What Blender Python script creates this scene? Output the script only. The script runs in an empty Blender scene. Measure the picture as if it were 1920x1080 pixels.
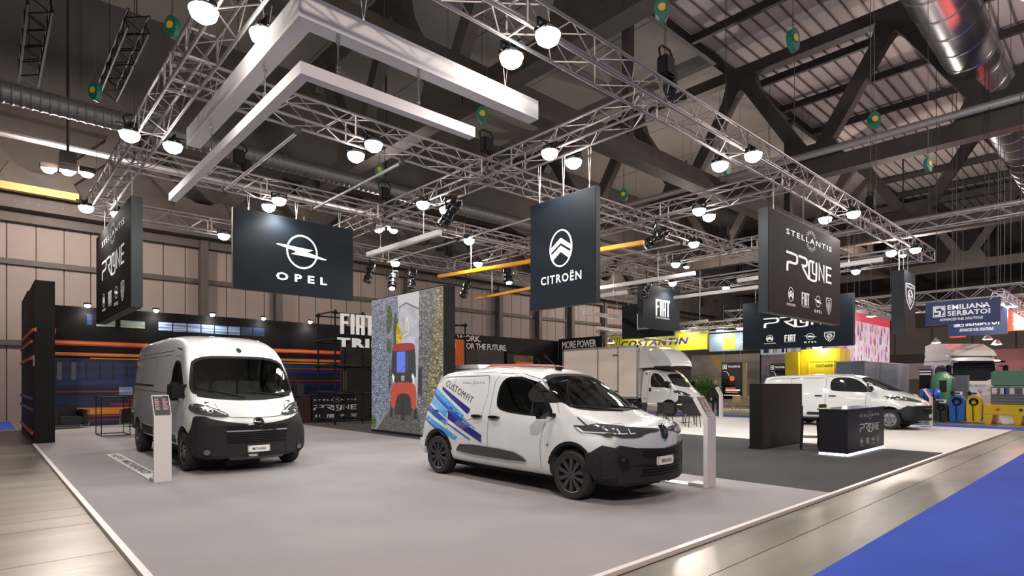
import bpy, bmesh, math, random
from mathutils import Vector, Matrix
from mathutils.bvhtree import BVHTree
PI = math.pi
R = math.radians
rnd = random.Random(7)
SC = bpy.context.scene
COL = SC.collection

# ---------------------------------------------------------------- camera
cam_d = bpy.data.cameras.new('camera')
cam = bpy.data.objects.new('camera', cam_d)
COL.objects.link(cam)
cam.location = (0, 0, 1.64)
cam.rotation_euler = (R(90), 0, R(-42.49))
cam_d.sensor_width = 36
cam_d.lens = 20.37
cam_d.shift_y = 0.0927
cam_d.clip_end = 300
cam_d.clip_start = 0.05
SC.camera = cam

# ---------------------------------------------------------------- world, exposure
w = bpy.data.worlds.new('world')
SC.world = w
w.use_nodes = True
bg = w.node_tree.nodes['Background']
bg.inputs[0].default_value = (0.95, 0.9, 0.88, 1)
bg.inputs[1].default_value = 0.075
SC.view_settings.view_transform = 'Standard'
SC.view_settings.look = 'None'
SC.view_settings.exposure = 0.0
SC.view_settings.gamma = 1.0
SC.view_settings.use_curve_mapping = False
FLOOD_W = 128.0          # power of one stand floodlight
HALL_W = 1000.0          # power of one hall bay lamp

# ---------------------------------------------------------------- materials
MATS = {}
def mat(name, col, rough=0.5, metal=0.0, emit=None, es=1.0, spec=0.5, coat=0.0, noise=None, bump=None, nscale=None):
    """procedural material; noise=(scale, amount) varies the colour, bump=(scale, strength)"""
    if name in MATS: return MATS[name]
    m = bpy.data.materials.new(name)
    m.use_nodes = True
    nt = m.node_tree
    b = nt.nodes['Principled BSDF']
    b.inputs['Base Color'].default_value = (*col, 1)
    b.inputs['Roughness'].default_value = rough
    b.inputs['Metallic'].default_value = metal
    b.inputs['Specular IOR Level'].default_value = spec
    b.inputs['Coat Weight'].default_value = coat
    b.inputs['Coat Roughness'].default_value = 0.03
    if emit:
        b.inputs['Emission Color'].default_value = (*emit, 1)
        b.inputs['Emission Strength'].default_value = es
    if noise or bump:
        tc = nt.nodes.new('ShaderNodeTexCoord')
        mp = nt.nodes.new('ShaderNodeMapping')
        mp.inputs['Scale'].default_value = nscale or (1, 1, 1)
        nt.links.new(tc.outputs['Object'], mp.inputs['Vector'])
    if noise:
        n = nt.nodes.new('ShaderNodeTexNoise')
        n.inputs['Scale'].default_value = noise[0]
        n.inputs['Detail'].default_value = 5
        nt.links.new(mp.outputs[0], n.inputs['Vector'])
        r = nt.nodes.new('ShaderNodeValToRGB')
        r.color_ramp.elements[0].position = 0.3
        r.color_ramp.elements[1].position = 0.7
        a = noise[1]
        r.color_ramp.elements[0].color = (*[c * (1 - a) for c in col], 1)
        r.color_ramp.elements[1].color = (*[min(1, c * (1 + a)) for c in col], 1)
        nt.links.new(n.outputs['Fac'], r.inputs['Fac'])
        nt.links.new(r.outputs['Color'], b.inputs['Base Color'])
    if bump:
        n = nt.nodes.new('ShaderNodeTexNoise')
        n.inputs['Scale'].default_value = bump[0]
        n.inputs['Detail'].default_value = 3
        nt.links.new(mp.outputs[0], n.inputs['Vector'])
        bp = nt.nodes.new('ShaderNodeBump')
        bp.inputs['Strength'].default_value = bump[1]
        bp.inputs['Distance'].default_value = 0.02
        nt.links.new(n.outputs['Fac'], bp.inputs['Height'])
        nt.links.new(bp.outputs[0], b.inputs['Normal'])
    MATS[name] = m
    return m

def glow(name, col, s):
    return mat(name, (0.02, 0.02, 0.02), 0.6, emit=col, es=s)

def screen_tex(name, c1, c2, scale, stretch=(1, 1, 1), s=0.6, kind='NOISE'):
    """lit screen print: two colours mixed by a noise or stone pattern, emitting"""
    if name in MATS: return MATS[name]
    m = bpy.data.materials.new(name)
    m.use_nodes = True
    nt = m.node_tree
    b = nt.nodes['Principled BSDF']
    b.inputs['Base Color'].default_value = (0.01, 0.01, 0.01, 1)
    b.inputs['Roughness'].default_value = 0.4
    tc = nt.nodes.new('ShaderNodeTexCoord')
    mp = nt.nodes.new('ShaderNodeMapping')
    mp.inputs['Scale'].default_value = stretch
    nt.links.new(tc.outputs['Object'], mp.inputs['Vector'])
    r = nt.nodes.new('ShaderNodeValToRGB')
    if kind == 'NOISE':
        n = nt.nodes.new('ShaderNodeTexNoise'); n.inputs['Detail'].default_value = 6
        r.color_ramp.elements[0].position = 0.35; r.color_ramp.elements[1].position = 0.65
        fac = n.outputs['Fac']
    else:
        n = nt.nodes.new('ShaderNodeTexVoronoi'); n.feature = 'DISTANCE_TO_EDGE'
        r.color_ramp.elements[0].position = 0.0; r.color_ramp.elements[1].position = 0.28
        fac = n.outputs['Distance']
    n.inputs['Scale'].default_value = scale
    nt.links.new(mp.outputs[0], n.inputs['Vector'])
    r.color_ramp.elements[0].color = (*c1, 1)
    r.color_ramp.elements[1].color = (*c2, 1)
    nt.links.new(fac, r.inputs['Fac'])
    out = r.outputs['Color']
    if kind == 'STONE':
        n2 = nt.nodes.new('ShaderNodeTexNoise'); n2.inputs['Scale'].default_value = scale * 0.5
        n2.inputs['Detail'].default_value = 8
        nt.links.new(mp.outputs[0], n2.inputs['Vector'])
        mx = nt.nodes.new('ShaderNodeMixRGB'); mx.blend_type = 'OVERLAY'; mx.inputs[0].default_value = 0.9
        nt.links.new(out, mx.inputs[1]); nt.links.new(n2.outputs['Fac'], mx.inputs[2])
        out = mx.outputs[0]
    nt.links.new(out, b.inputs['Emission Color'])
    b.inputs['Emission Strength'].default_value = s
    MATS[name] = m
    return m

def glass_mat(name, tint, mixf=0.5):
    """tinted vehicle glass: clear tint under a sharp reflection"""
    m = bpy.data.materials.new(name)
    m.use_nodes = True
    nt = m.node_tree
    nt.nodes.remove(nt.nodes['Principled BSDF'])
    out = nt.nodes['Material Output']
    t = nt.nodes.new('ShaderNodeBsdfTransparent'); t.inputs[0].default_value = (*tint, 1)
    g = nt.nodes.new('ShaderNodeBsdfGlossy'); g.inputs['Roughness'].default_value = 0.02
    g.inputs[0].default_value = (0.9, 0.95, 0.93, 1)
    fr = nt.nodes.new('ShaderNodeFresnel'); fr.inputs[0].default_value = 1.5
    mt = nt.nodes.new('ShaderNodeMath'); mt.operation = 'MULTIPLY_ADD'
    mt.inputs[1].default_value = 1.0; mt.inputs[2].default_value = 0.02
    nt.links.new(fr.outputs[0], mt.inputs[0])
    mx = nt.nodes.new('ShaderNodeMixShader')
    nt.links.new(mt.outputs[0], mx.inputs[0])
    nt.links.new(t.outputs[0], mx.inputs[1]); nt.links.new(g.outputs[0], mx.inputs[2])
    nt.links.new(mx.outputs[0], out.inputs['Surface'])
    MATS[name] = m
    return m

WHITE_PAINT = mat('white_car_paint', (0.70, 0.715, 0.73), 0.22, coat=1.0)
GREY_PLASTIC = mat('dark_grey_plastic', (0.017, 0.018, 0.020), 0.6, spec=.3, bump=(300, 0.15))
BLACK_GLOSS = mat('black_gloss', (0.008, 0.008, 0.009), 0.12, coat=0.6)
BLACK_MATT = mat('black_matt', (0.007, 0.007, 0.008), 0.7, spec=.25)
CABIN_DARK = mat('cabin_dark', (0.055, 0.06, 0.058), 0.8)
SEAT_FABRIC = mat('seat_fabric', (0.085, 0.088, 0.09), 0.9)
RUBBER = mat('tyre_rubber', (0.018, 0.018, 0.019), 0.75)
RIM_SILVER = mat('rim_silver', (0.25, 0.26, 0.28), 0.35, 0.8)
RIM_DARK = mat('rim_dark', (0.10, 0.105, 0.11), 0.35, 0.8)
CHROME = mat('chrome', (0.75, 0.76, 0.78), 0.12, 1.0)
ALU = mat('truss_aluminium', (0.33, 0.30, 0.30), 0.45, 0.8)
ALU_FAR = mat('dull_aluminium', (0.42, 0.41, 0.41), 0.5, 0.6)
STEEL_BROWN = mat('brown_painted_steel', (0.060, 0.050, 0.044), 0.6, noise=(1.5, 0.15))
GLASS = glass_mat('windscreen_glass', (0.72, 0.82, 0.76))
GLASS_DARK = glass_mat('side_glass', (0.35, 0.38, 0.37))
GLASS_OPAQUE = mat('dark_vehicle_glass', (0.012, 0.016, 0.016), 0.04, coat=1.0)
PRINT_WHITE = mat('white_print', (0.85, 0.85, 0.85), 0.5)
LIT_PRINT = mat('emissive_white_print', (0.8, 0.8, 0.8), 0.5, emit=(1, 1, 1), es=.42)  # white print with weak emission added so banner lettering stays bright
PRINT_BLACK = mat('black_print', (0.01, 0.01, 0.01), 0.5)
LENS = mat('lamp_lens', (0.35, 0.37, 0.4), 0.1, 0.9)
LAMP_FACE = glow('floodlight_face', (1.0, 0.97, 0.88), 60)
WARM_FACE = glow('warm_lamp_face', (1.0, 0.80, 0.66), 60)
WIRE = mat('steel_wire', (0.6, 0.6, 0.6), 0.35, 0.8)

# ---------------------------------------------------------------- mesh helpers
class MB:
    def __init__(s): s.v = []; s.f = []; s.mi = []; s.cur = 0
    def add(s, vs, fs):
        o = len(s.v); s.v += [tuple(x) for x in vs]
        for f in fs: s.f.append(tuple(i + o for i in f)); s.mi.append(s.cur)
        return s
    def box(s, x0, x1, y0, y1, z0, z1):
        return s.add([(x0,y0,z0),(x1,y0,z0),(x1,y1,z0),(x0,y1,z0),(x0,y0,z1),(x1,y0,z1),(x1,y1,z1),(x0,y1,z1)],
                     [(0,3,2,1),(4,5,6,7),(0,1,5,4),(1,2,6,5),(2,3,7,6),(3,0,4,7)])
    def cbox(s, cx, cy, z0, sx, sy, sz): return s.box(cx-sx/2, cx+sx/2, cy-sy/2, cy+sy/2, z0, z0+sz)
    def bbox(s, x0, x1, y0, y1, z0, z1, b):
        """box with chamfered edges"""
        bm = bmesh.new(); bmesh.ops.create_cube(bm, size=1)
        for v in bm.verts: v.co = Vector(((x0+x1)/2+v.co.x*(x1-x0), (y0+y1)/2+v.co.y*(y1-y0), (z0+z1)/2+v.co.z*(z1-z0)))
        bmesh.ops.bevel(bm, geom=bm.edges[:], offset=b, segments=2, affect='EDGES')
        s.addbm(bm); return s
    def addbm(s, bm):
        bm.verts.index_update()
        s.add([v.co[:] for v in bm.verts], [[v.index for v in f.verts] for f in bm.faces]); bm.free()
    def tube(s, p, q, r, n=6, r2=None, cap=True):
        p = Vector(p); q = Vector(q); d = (q - p)
        if d.length < 1e-6: return s
        d.normalize()
        a = d.cross(Vector((0, 0, 1))) if abs(d.z) < 0.95 else d.cross(Vector((1, 0, 0)))
        a.normalize(); b = d.cross(a); r2 = r if r2 is None else r2
        vs = []
        for (c, rr) in ((p, r), (q, r2)):
            for i in range(n):
                t = 2 * PI * i / n
                vs.append(c + a * (rr * math.cos(t)) + b * (rr * math.sin(t)))
        fs = [(i, (i+1) % n, n+(i+1) % n, n+i) for i in range(n)]
        if cap: fs += [tuple(range(n-1, -1, -1)), tuple(range(n, 2*n))]
        return s.add(vs, fs)
    def path(s, pts, r, n=6):
        for a, b in zip(pts, pts[1:]): s.tube(a, b, r, n)
        return s
    def beam(s, p, q, w, h):
        """rectangular bar from p to q, w across, h in the vertical plane"""
        p = Vector(p); q = Vector(q); d = (q-p).normalized()
        a = Vector((0,0,1)).cross(d)
        if a.length < 1e-4: a = Vector((1,0,0))
        a.normalize(); b = d.cross(a).normalized()
        vs = [c + a*(i*w/2) + b*(j*h/2) for c in (p, q) for i, j in ((-1,-1),(1,-1),(1,1),(-1,1))]
        return s.add(vs, [(0,1,2,3),(7,6,5,4),(0,4,5,1),(1,5,6,2),(2,6,7,3),(3,7,4,0)])
    def lathe(s, prof, axis='z', n=24, c=(0,0,0), cap=True):
        vs = []; m = len(prof)
        for i in range(n):
            t = 2*PI*i/n
            for (r, h) in prof:
                x, y = r*math.cos(t), r*math.sin(t)
                vs.append({'z': (c[0]+x, c[1]+y, c[2]+h), 'y': (c[0]+x, c[1]+h, c[2]+y), 'x': (c[0]+h, c[1]+x, c[2]+y)}[axis])
        fs = [(i*m+j, ((i+1) % n)*m+j, ((i+1) % n)*m+j+1, i*m+j+1) for i in range(n) for j in range(m-1)]
        if cap:
            for j in (0, m-1):
                if prof[j][0] > 1e-5: fs.append(tuple(i*m+j for i in range(n)))
        return s.add(vs, fs)
    def prism(s, poly, a, b, axis='y'):
        n = len(poly)
        def P(u, v, w): return {'y': (u, w, v), 'x': (w, u, v), 'z': (u, v, w)}[axis]
        return s.add([P(u, v, a) for u, v in poly] + [P(u, v, b) for u, v in poly],
                     [tuple(range(n)), tuple(range(2*n-1, n-1, -1))] + [(i, (i+1) % n, n+(i+1) % n, n+i) for i in range(n)])
    def mesh(s, name, m, smooth=False, fix=True):
        me = bpy.data.meshes.new(name)
        me.from_pydata(s.v, [], s.f)
        for mm in (m if isinstance(m, (list, tuple)) else [m]): me.materials.append(mm)
        if any(s.mi): me.polygons.foreach_set('material_index', s.mi)
        if fix:
            bm = bmesh.new(); bm.from_mesh(me)
            bmesh.ops.remove_doubles(bm, verts=bm.verts[:], dist=1e-5)
            bmesh.ops.recalc_face_normals(bm, faces=bm.faces[:]); bm.to_mesh(me); bm.free()
        if smooth:
            me.polygons.foreach_set('use_smooth', [True]*len(me.polygons))
            me.set_sharp_from_angle(angle=R(38))
        me.update()
        return me
    def build(s, name, m, parent=None, loc=None, rot=None, smooth=False, label=None, kind=None, fix=True):
        return link(name, s.mesh(name, m, smooth, fix), parent, loc, rot, label, kind)

def link(name, me, parent=None, loc=None, rot=None, label=None, kind=None):
    o = bpy.data.objects.new(name, me); COL.objects.link(o)
    if parent: o.parent = parent
    if loc is not None: o.location = loc
    if rot is not None: o.rotation_euler = rot
    if label: o['label'] = label
    if kind: o['kind'] = kind
    return o
def thing(name, label, cat, loc=(0,0,0), rz=0, group=None):
    o = bpy.data.objects.new(name, None); COL.objects.link(o)
    o.empty_display_size = 0.1
    o.location = loc; o.rotation_euler = (0, 0, rz); o['label'] = label; o['category'] = cat
    if group: o['group'] = group
    return o
def tag(o, label, cat, group=None):
    o['label'] = label; o['category'] = cat
    if group: o['group'] = group
    return o
def kids(o): return KID.get(o.name, []) if False else list(o.children)
def dup(root, loc, rz=None, label=None, group=None):
    def cp(o, par):
        c = o.copy(); COL.objects.link(c)
        if par: c.parent = par
        for ch in kids(o): cp(ch, c)
        return c
    r = cp(root, None); r.location = loc
    if rz is not None: r.rotation_euler = (0, 0, rz)
    if label: r['label'] = label
    if group: r['group'] = group
    return r
def rbox(name, m, dims, parent=None, label=None, kind=None):
    return MB().box(*dims).build(name, m, parent, label=label, kind=kind)

# ---------------------------------------------------------------- flat shapes: lettering and emblems (2D: list of verts, faces)
def chaikin(p, n=2, closed=True):
    for _ in range(n):
        q = []
        m = len(p)
        rng = range(m) if closed else range(m-1)
        if not closed: q.append(p[0])
        for i in rng:
            a, b = p[i], p[(i+1) % m]
            q += [(a[0]*.75+b[0]*.25, a[1]*.75+b[1]*.25), (a[0]*.25+b[0]*.75, a[1]*.25+b[1]*.75)]
        if not closed: q.append(p[-1])
        p = q
    return p
def s_poly(p): return (list(p), [tuple(range(len(p)))])
def s_rect(x0, y0, x1, y1): return s_poly([(x0,y0),(x1,y0),(x1,y1),(x0,y1)])
def s_stroke(p, w, closed=False, seg=None):
    p = [Vector(a) for a in p]
    if seg:
        q = []
        m = len(p)
        for i in range(m if closed else m-1):
            a, b = p[i], p[(i+1) % m]; k = max(1, int((b-a).length/seg))
            q += [a.lerp(b, j/k) for j in range(k)]
        if not closed: q.append(p[-1])
        p = q
    n = len(p); vs = []
    for i in range(n):
        a = p[i-1] if (i > 0 or closed) else None
        b = p[(i+1) % n] if (i < n-1 or closed) else None
        d1 = (p[i]-a).normalized() if a is not None else None
        d2 = (b-p[i]).normalized() if b is not None else None
        if d1 is None: d1 = d2
        if d2 is None: d2 = d1
        n1 = Vector((-d1.y, d1.x)); n2 = Vector((-d2.y, d2.x)); m = n1+n2
        m = n1 if m.length < 1e-4 else m.normalized()
        k = max(0.35, m.dot(n1))
        off = m*(w/2/k)
        vs += [tuple(p[i]+off), tuple(p[i]-off)]
    rng = range(n if closed else n-1)
    fs = [(2*i, 2*i+1, 2*((i+1) % n)+1, 2*((i+1) % n)) for i in rng]
    return (vs, fs)
def s_ring(cx, cy, rx, ry, w, n=40):
    vs = []
    for i in range(n):
        t = 2*PI*i/n
        vs += [(cx+rx*math.cos(t), cy+ry*math.sin(t)), (cx+(rx-w)*math.cos(t), cy+(ry-w)*math.sin(t))]
    return (vs, [(2*i, 2*i+1, 2*((i+1) % n)+1, 2*((i+1) % n)) for i in range(n)])
def s_disc(cx, cy, r, n=10): return s_poly([(cx+r*math.cos(2*PI*i/n), cy+r*math.sin(2*PI*i/n)) for i in range(n)])
def s_join(*ss):
    v = []; f = []
    for a in ss:
        o = len(v); v += list(a[0]); f += [tuple(i+o for i in q) for q in a[1]]
    return (v, f)
def s_xf(s, sx=1, sy=None, dx=0, dy=0, shear=0, rot=0):
    sy = sx if sy is None else sy
    c, q = math.cos(rot), math.sin(rot); out = []
    for x, y in s[0]:
        x, y = x*sx+shear*y*sy, y*sy
        out.append((c*x-q*y+dx, q*x+c*y+dy))
    return (out, s[1])
def s_bounds(s):
    xs = [a[0] for a in s[0]]; ys = [a[1] for a in s[0]]
    return min(xs), max(xs), min(ys), max(ys)
def s_fit(s, x0, y0, x1, y1):
    a, b, c, d = s_bounds(s)
    sx = (x1-x0)/(b-a); sy = (y1-y0)/(d-c)
    return ([(x0+(x-a)*sx, y0+(y-c)*sy) for x, y in s[0]], s[1])
_T = {}
def s_text(t, bold=0.0, space=1.0):
    key = (t, bold, space)
    if key in _T: return _T[key]
    cu = bpy.data.curves.new('lettering', 'FONT')
    cu.body = t; cu.size = 1; cu.resolution_u = 2; cu.space_character = space; cu.offset = bold
    ob = bpy.data.objects.new('lettering', cu); COL.objects.link(ob)
    dg = bpy.context.evaluated_depsgraph_get(); dg.update()
    me = bpy.data.meshes.new_from_object(ob.evaluated_get(dg))
    r = ([(v.co.x, v.co.y) for v in me.vertices], [tuple(p.vertices) for p in me.polygons])
    bpy.data.objects.remove(ob); bpy.data.curves.remove(cu); bpy.data.meshes.remove(me)
    _T[key] = r
    return r
def emb_opel(word=True):
    sp = [(-1.62, .24), (-1.5, .30), (.70, .20), (.10, -.12)]
    parts = [s_ring(0, 0, 1, 1, .11), s_poly(sp), s_poly([(-x, -y) for x, y in sp])]
    if word: parts.append(s_fit(s_text('OPEL', .03, 1.7), -1.55, -2.05, 1.55, -1.5))
    return s_join(*parts)
def emb_citroen(word=True):
    parts = [s_ring(0, 0, .62, 1, .085),
             s_poly([(-.55, -.18), (-.55, .08), (0, .56), (.55, .08), (.55, -.18), (0, .27)]),
             s_poly([(-.45, -.62), (-.53, -.30), (0, .14), (.53, -.30), (.45, -.62), (0, -.20)])]
    if word: parts.append(s_fit(s_text('CITRO\u00cbN', .015, 1.2), -1.0, -1.62, 1.0, -1.22))
    return s_join(*parts)
def emb_fiat(word=None):
    r = s_rect; h = 1.0; w = .15
    parts = [r(0,0,w,h), r(w,h-.12,.38,h), r(w,.5,.33,.62),
             r(.46,0,.61,h),
             r(.70,0,.83,h), r(.94,0,1.07,h), r(.83,h-.12,.94,h), r(.83,.36,.94,.48),
             r(1.12,h-.12,1.50,h), r(1.235,0,1.385,h-.12)]
    if word: parts.append(s_fit(s_text(word, .0, 1.3), 0, -.16, 1.5, -.05))
    return s_join(*parts)
def emb_lion():
    sh = [(-.8,1),(0,1.08),(.8,1),(.8,.1),(.55,-.55),(0,-1.1),(-.55,-.55),(-.8,.1)]
    parts = [s_stroke(sh, .09, True), s_fit(s_text('PEUGEOT', .01, 1.05), -.62, .70, .62, .86),
             s_stroke([(-.45,-.1),(-.4,.3),(-.1,.55),(.25,.5),(.45,.2),(.4,-.1)], .09),
             s_stroke([(.05,.4),(.3,.25),(.3,.05),(.1,-.02)], .07),
             s_stroke([(-.3,.2),(-.3,-.3),(-.1,-.7)], .08), s_stroke([(-.12,.3),(-.12,-.2),(.05,-.75)], .08),
             s_stroke([(.05,.1),(.06,-.15),(.2,-.55)], .07), s_stroke([(.3,-.15),(.34,-.4)], .07)]
    return s_join(*parts)
def emb_stellantis():
    t = s_fit(s_text('STELLANTIS', .012, 1.25), -2.9, -.27, 2.9, .27)
    parts = [t]
    for k, (rx, ry, n, d) in enumerate(((.50, .72, 22, .035), (.58, .86, 24, .045), (.66, 1.0, 24, .04))):
        for i in range(n):
            a = 2*PI*(i+.5*k)/n
            if abs(math.sin(a)) < .42: continue
            parts.append(s_disc(.12+rx*math.cos(a), ry*math.sin(a), d, 6))
    return s_join(*parts)
def emb_proone():
    w = .13
    P = s_stroke(chaikin([(0,1.0),(.62,1.0),(.72,.92),(.72,.62),(.62,.5),(.16,.5),(.07,.42),(.07,0)], 1, False), w)
    Rr = s_stroke(chaikin([(.80,1.0),(1.30,1.0),(1.40,.92),(1.40,.66),(1.30,.55),(1.02,.55),(1.55,-.12)], 1, False), w)
    O = s_stroke(chaikin([(1.95,.95),(1.62,.95),(1.55,.85),(1.55,.0),(1.65,-.12),(2.0,-.12),(2.1,0),(2.1,.98)], 1, False), w)
    U = s_stroke(chaikin([(1.80,.98),(1.80,.36),(1.86,.28),(2.02,.28)], 1, False), w*.8)
    N = s_stroke([(2.32,0),(2.32,.93),(2.68,.07),(2.68,1.0)], w*.85)
    E = s_join(s_rect(2.84,.0,2.96,1.0), s_rect(2.96,.88,3.3,1.0), s_rect(2.96,.44,3.26,.56), s_rect(2.96,0,3.3,.12))
    return s_join(P, Rr, O, U, N, E)
def flat(shape, org, u, v, name, m, parent, off=0.004, label=None, thick=0.0, n=None):
    """lay a 2D shape on the plane through org spanned by u and v, raised by off along the normal"""
    org = Vector(org); u = Vector(u).normalized(); v = Vector(v).normalized()
    nn = Vector(n).normalized() if n is not None else u.cross(v)
    mb = MB(); mb.add([org+u*x+v*y+nn*off for x, y in shape[0]], shape[1])
    me = mb.mesh(name, m, fix=False)
    if thick:
        bm = bmesh.new(); bm.from_mesh(me)
        bmesh.ops.solidify(bm, geom=bm.faces[:], thickness=-thick); bm.to_mesh(me); bm.free()
    return link(name, me, parent, label=label)
def brand_stack(L, name_m, parent, org, u, v, n, wd, ht, part='lettering'):
    """maker's word, two-word emblem and four small emblems below one another"""
    def put(shape, x0, y0, x1, y1, nm):
        flat(s_fit(shape, x0*wd, y0*ht, x1*wd, y1*ht), org, u, v, nm, name_m, parent, n=n)
    put(emb_stellantis(), .21, .73, .85, .95, 'lettering')
    put(emb_proone(), .21, .41, .85, .65, 'logo_lettering')
    put(emb_citroen(), .215, .10, .325, .29, 'oval_emblem')
    put(emb_fiat('PROFESSIONAL'), .41, .115, .515, .27, 'block_emblem')
    put(emb_opel(), .585, .085, .70, .275, 'round_emblem')
    put(emb_lion(), .765, .09, .85, .285, 'shield_emblem')
# ================================================================ THE HALL
CONC = mat('worn_concrete', (0.185, 0.170, 0.145), 0.31, noise=(0.9, 0.38), bump=(6, 0.12), nscale=(0.5, 2.2, 1))
CONC_JOINT = mat('concrete_joint', (0.05, 0.045, 0.04), 0.9)
PANEL = mat('wall_panel_metal', (0.215, 0.180, 0.166), 0.6, noise=(0.7, 0.08))
ROOFM = mat('roof_panel_paint', (0.25, 0.235, 0.215), 0.7, noise=(0.4, 0.06))
ROOFR = mat('roof_deck_ribbed', (0.46, 0.42, 0.40), 0.6)
DARKST = mat('dark_purlin_steel', (0.035, 0.03, 0.028), 0.6)

floor = MB().box(-12, 90, -12, 33, -0.2, -0.012).build('floor', CONC_JOINT, kind='structure')
ys = [-12, -9, -6, -3, 0, 2.5]
def slab(x0, x1, y0, y1, g=0.006):
    MB().box(x0+g, x1-g, y0+g, y1-g, -0.02, 0).build('concrete_slab', CONC, floor)
for y0, y1 in zip(ys, ys[1:]):
    for x0 in (-12, 0, 12, 24, 36): slab(x0, x0+12, y0, y1)
for x0 in (-12, 0, 12, 24, 36): slab(x0, x0+12, 2.5, 3.02)
yl = [3.02, 4.6, 5.75, 6.78, 8.33, 8.92, 9.49, 11.3, 12.5, 14.2, 15.9, 17.6, 19.4, 21.5, 24, 26.2, 29.5, 33]
for y0, y1 in zip(yl, yl[1:]):
    slab(-12, -5, y0, y1); slab(-5, 1.03, y0, y1)
for y0 in (3.02, 10, 18, 26): slab(26, 38, y0, y0+8 if y0 > 3.02 else 10); slab(38, 60, y0, y0+8 if y0 > 3.02 else 10)
slab(1.03, 26, 26.7, 33)

# ceiling: smooth slabs beyond y = 16, ribbed deck before it
ceil = MB().box(-14, 92, -14, 34, 20.3, 20.5).build('ceiling', ROOFM, kind='structure')
slabm = MB().box(0.03, 5.47, 0.03, 5.7, 19.6, 20.25).mesh('roof_slab', ROOFM)
for i in range(18):
    for j in range(3):
        link('roof_slab', slabm, ceil, (-14+5.5*i, 16.1+5.75*j, 0))
MB().box(-14, 92, -14, 16.0, 19.75, 20.25).build('roof_deck', ROOFR, ceil)
ribm = MB().box(0, 80, 0, 0.06, 19.68, 19.75).mesh('deck_rib', mat('deck_rib_steel', (0.13, 0.11, 0.105), 0.6))
for j in range(38): link('deck_rib', ribm, ceil, (8, -10+0.68*j, 0))
purm = MB().box(0, 0.22, -12, 15.8, 19.15, 19.55).mesh('purlin', DARKST)
for x in (10.5, 16, 21.5, 27, 34, 38.2, 43.2, 53, 58.5, 64): link('purlin', purm, ceil, (x, 0, 0))
MB().box(-14, 90, 15.8, 16.05, 19.1, 19.6).build('purlin', DARKST, ceil)

# far long wall with sheet panels in three lifts, girts and columns
wb = MB().box(-14, 92, 33.1, 33.3, 0, 20.3).build('wall_back', mat('wall_upper_dark', (0.075, 0.066, 0.06), 0.7), kind='structure')
for z0, z1 in ((0.0, 3.25), (3.45, 6.75), (6.98, 8.55)):
    pm = MB().box(0.02, 0.96, 33.0, 33.1, z0, z1).mesh('wall_panel', PANEL)
    for i in range(60): link('wall_panel', pm, wb, (-9+0.98*i, 0, 0))
for z in (3.25, 6.75): MB().box(-14, 60, 32.85, 33.1, z, z+0.24).build('wall_girt', STEEL_BROWN, wb)
MB().box(-14, 60, 32.6, 33.1, 8.55, 9.1).build('wall_girt', STEEL_BROWN, wb)
cm = MB().box(0, 0.36, 32.5, 33.0, 0, 10).mesh('column', STEEL_BROWN)
for x in (-7, -2.5, 8.25, 12.05, 20.5, 28.5, 32.7, 36.6, 41, 45.5): link('column', cm, wb, (x, 0, 0))
wr = MB().box(88, 88.3, -14, 34, 0, 20.3).build('wall_right', mat('end_wall_grey', (0.10, 0.085, 0.08), 0.7), kind='structure')
epm = MB().box(87.85, 88, 0.05, 3.9, 0.1, 3.4).mesh('wall_panel', PANEL)
for j in range(11): link('wall_panel', epm, wr, (0, -10+4*j, 0)); link('wall_panel', epm, wr, (0, -10+4*j, 5.2))

# brown riveted roof girders
def girder(name, label, p0, along, length, tops, zb=12.4, zt=18.7, step=7.3):
    t = thing(name, label, 'girder', p0, 0 if along == 'x' else PI/2)
    MB().box(0, length, -.28, .28, zb-.38, zb+.38).build('bottom_chord', STEEL_BROWN, t)
    MB().box(0, length, -.28, .28, zt-.30, zt+.30).build('top_chord', STEEL_BROWN, t)
    MB().box(0, length, -.36, .36, zb-.44, zb-.38).build('flange', STEEL_BROWN, t)
    a = tops
    while a-step/2 < length:
        for s in (-1, 1):
            x1 = a+s*step/2
            if 0 <= x1 <= length and 0 <= a <= length:
                MB().beam((a, 0, zt-.2), (x1, 0, zb+.2), .5, .66).build('diagonal', STEEL_BROWN, t)
        if 0 < a < length:
            mb = MB().prism([(a-.75, zt-.3), (a-1.05, zt-1.3), (a-.45, zt-1.45), (a, zt-.95), (a+.45, zt-1.45), (a+1.05, zt-1.3), (a+.75, zt-.3)], -.30, .30)
            mb.build('gusset_plate', STEEL_BROWN, t)
        x1 = a+step/2
        if 0 < x1 < length:
            mb = MB().prism([(x1-1.5, zb-.42), (x1-1.5, zb+.38), (x1-.95, zb+1.5), (x1-.3, zb+1.2), (x1+.3, zb+1.2), (x1+.95, zb+1.5), (x1+1.5, zb+.38), (x1+1.5, zb-.42)], -.31, .31)
            g = mb.build('gusset_plate', STEEL_BROWN, t)
            rb = MB()
            for i in range(7):
                for k in range(3):
                    for sd in (-1, 1): rb.box(x1-1.2+i*.4, x1-1.15+i*.4, sd*.315-.02, sd*.315+.02, zb-.2+k*.25, zb-.15+k*.25)
            rb.build('rivets', mat('rivet_steel', (0.11, 0.09, 0.08), 0.5), g, kind='stuff')
        a += step
    return t
girder('roof_girder', 'brown steel roof girder above the front of the stand, nearest the camera', (13.5, -12, 0), 'y', 45, 27-7.3*3)
girder('roof_girder', 'brown riveted roof girder crossing behind the long right truss of the stand', (31, -12, 0), 'y', 45, 27-7.3*3)
girder('roof_girder', 'brown roof girder over the neighbouring stands at right', (48.5, -12, 0), 'y', 45, 26.6-7.3*3)
girder('roof_girder', 'farthest brown roof girder at the end of the hall', (66, -12, 0), 'y', 45, 26.6-7.3*3)
lg_ = thing('roof_girder', 'long brown beam running lengthways under the middle of the roof', 'girder', (-12, 16.1, 0))
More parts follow.
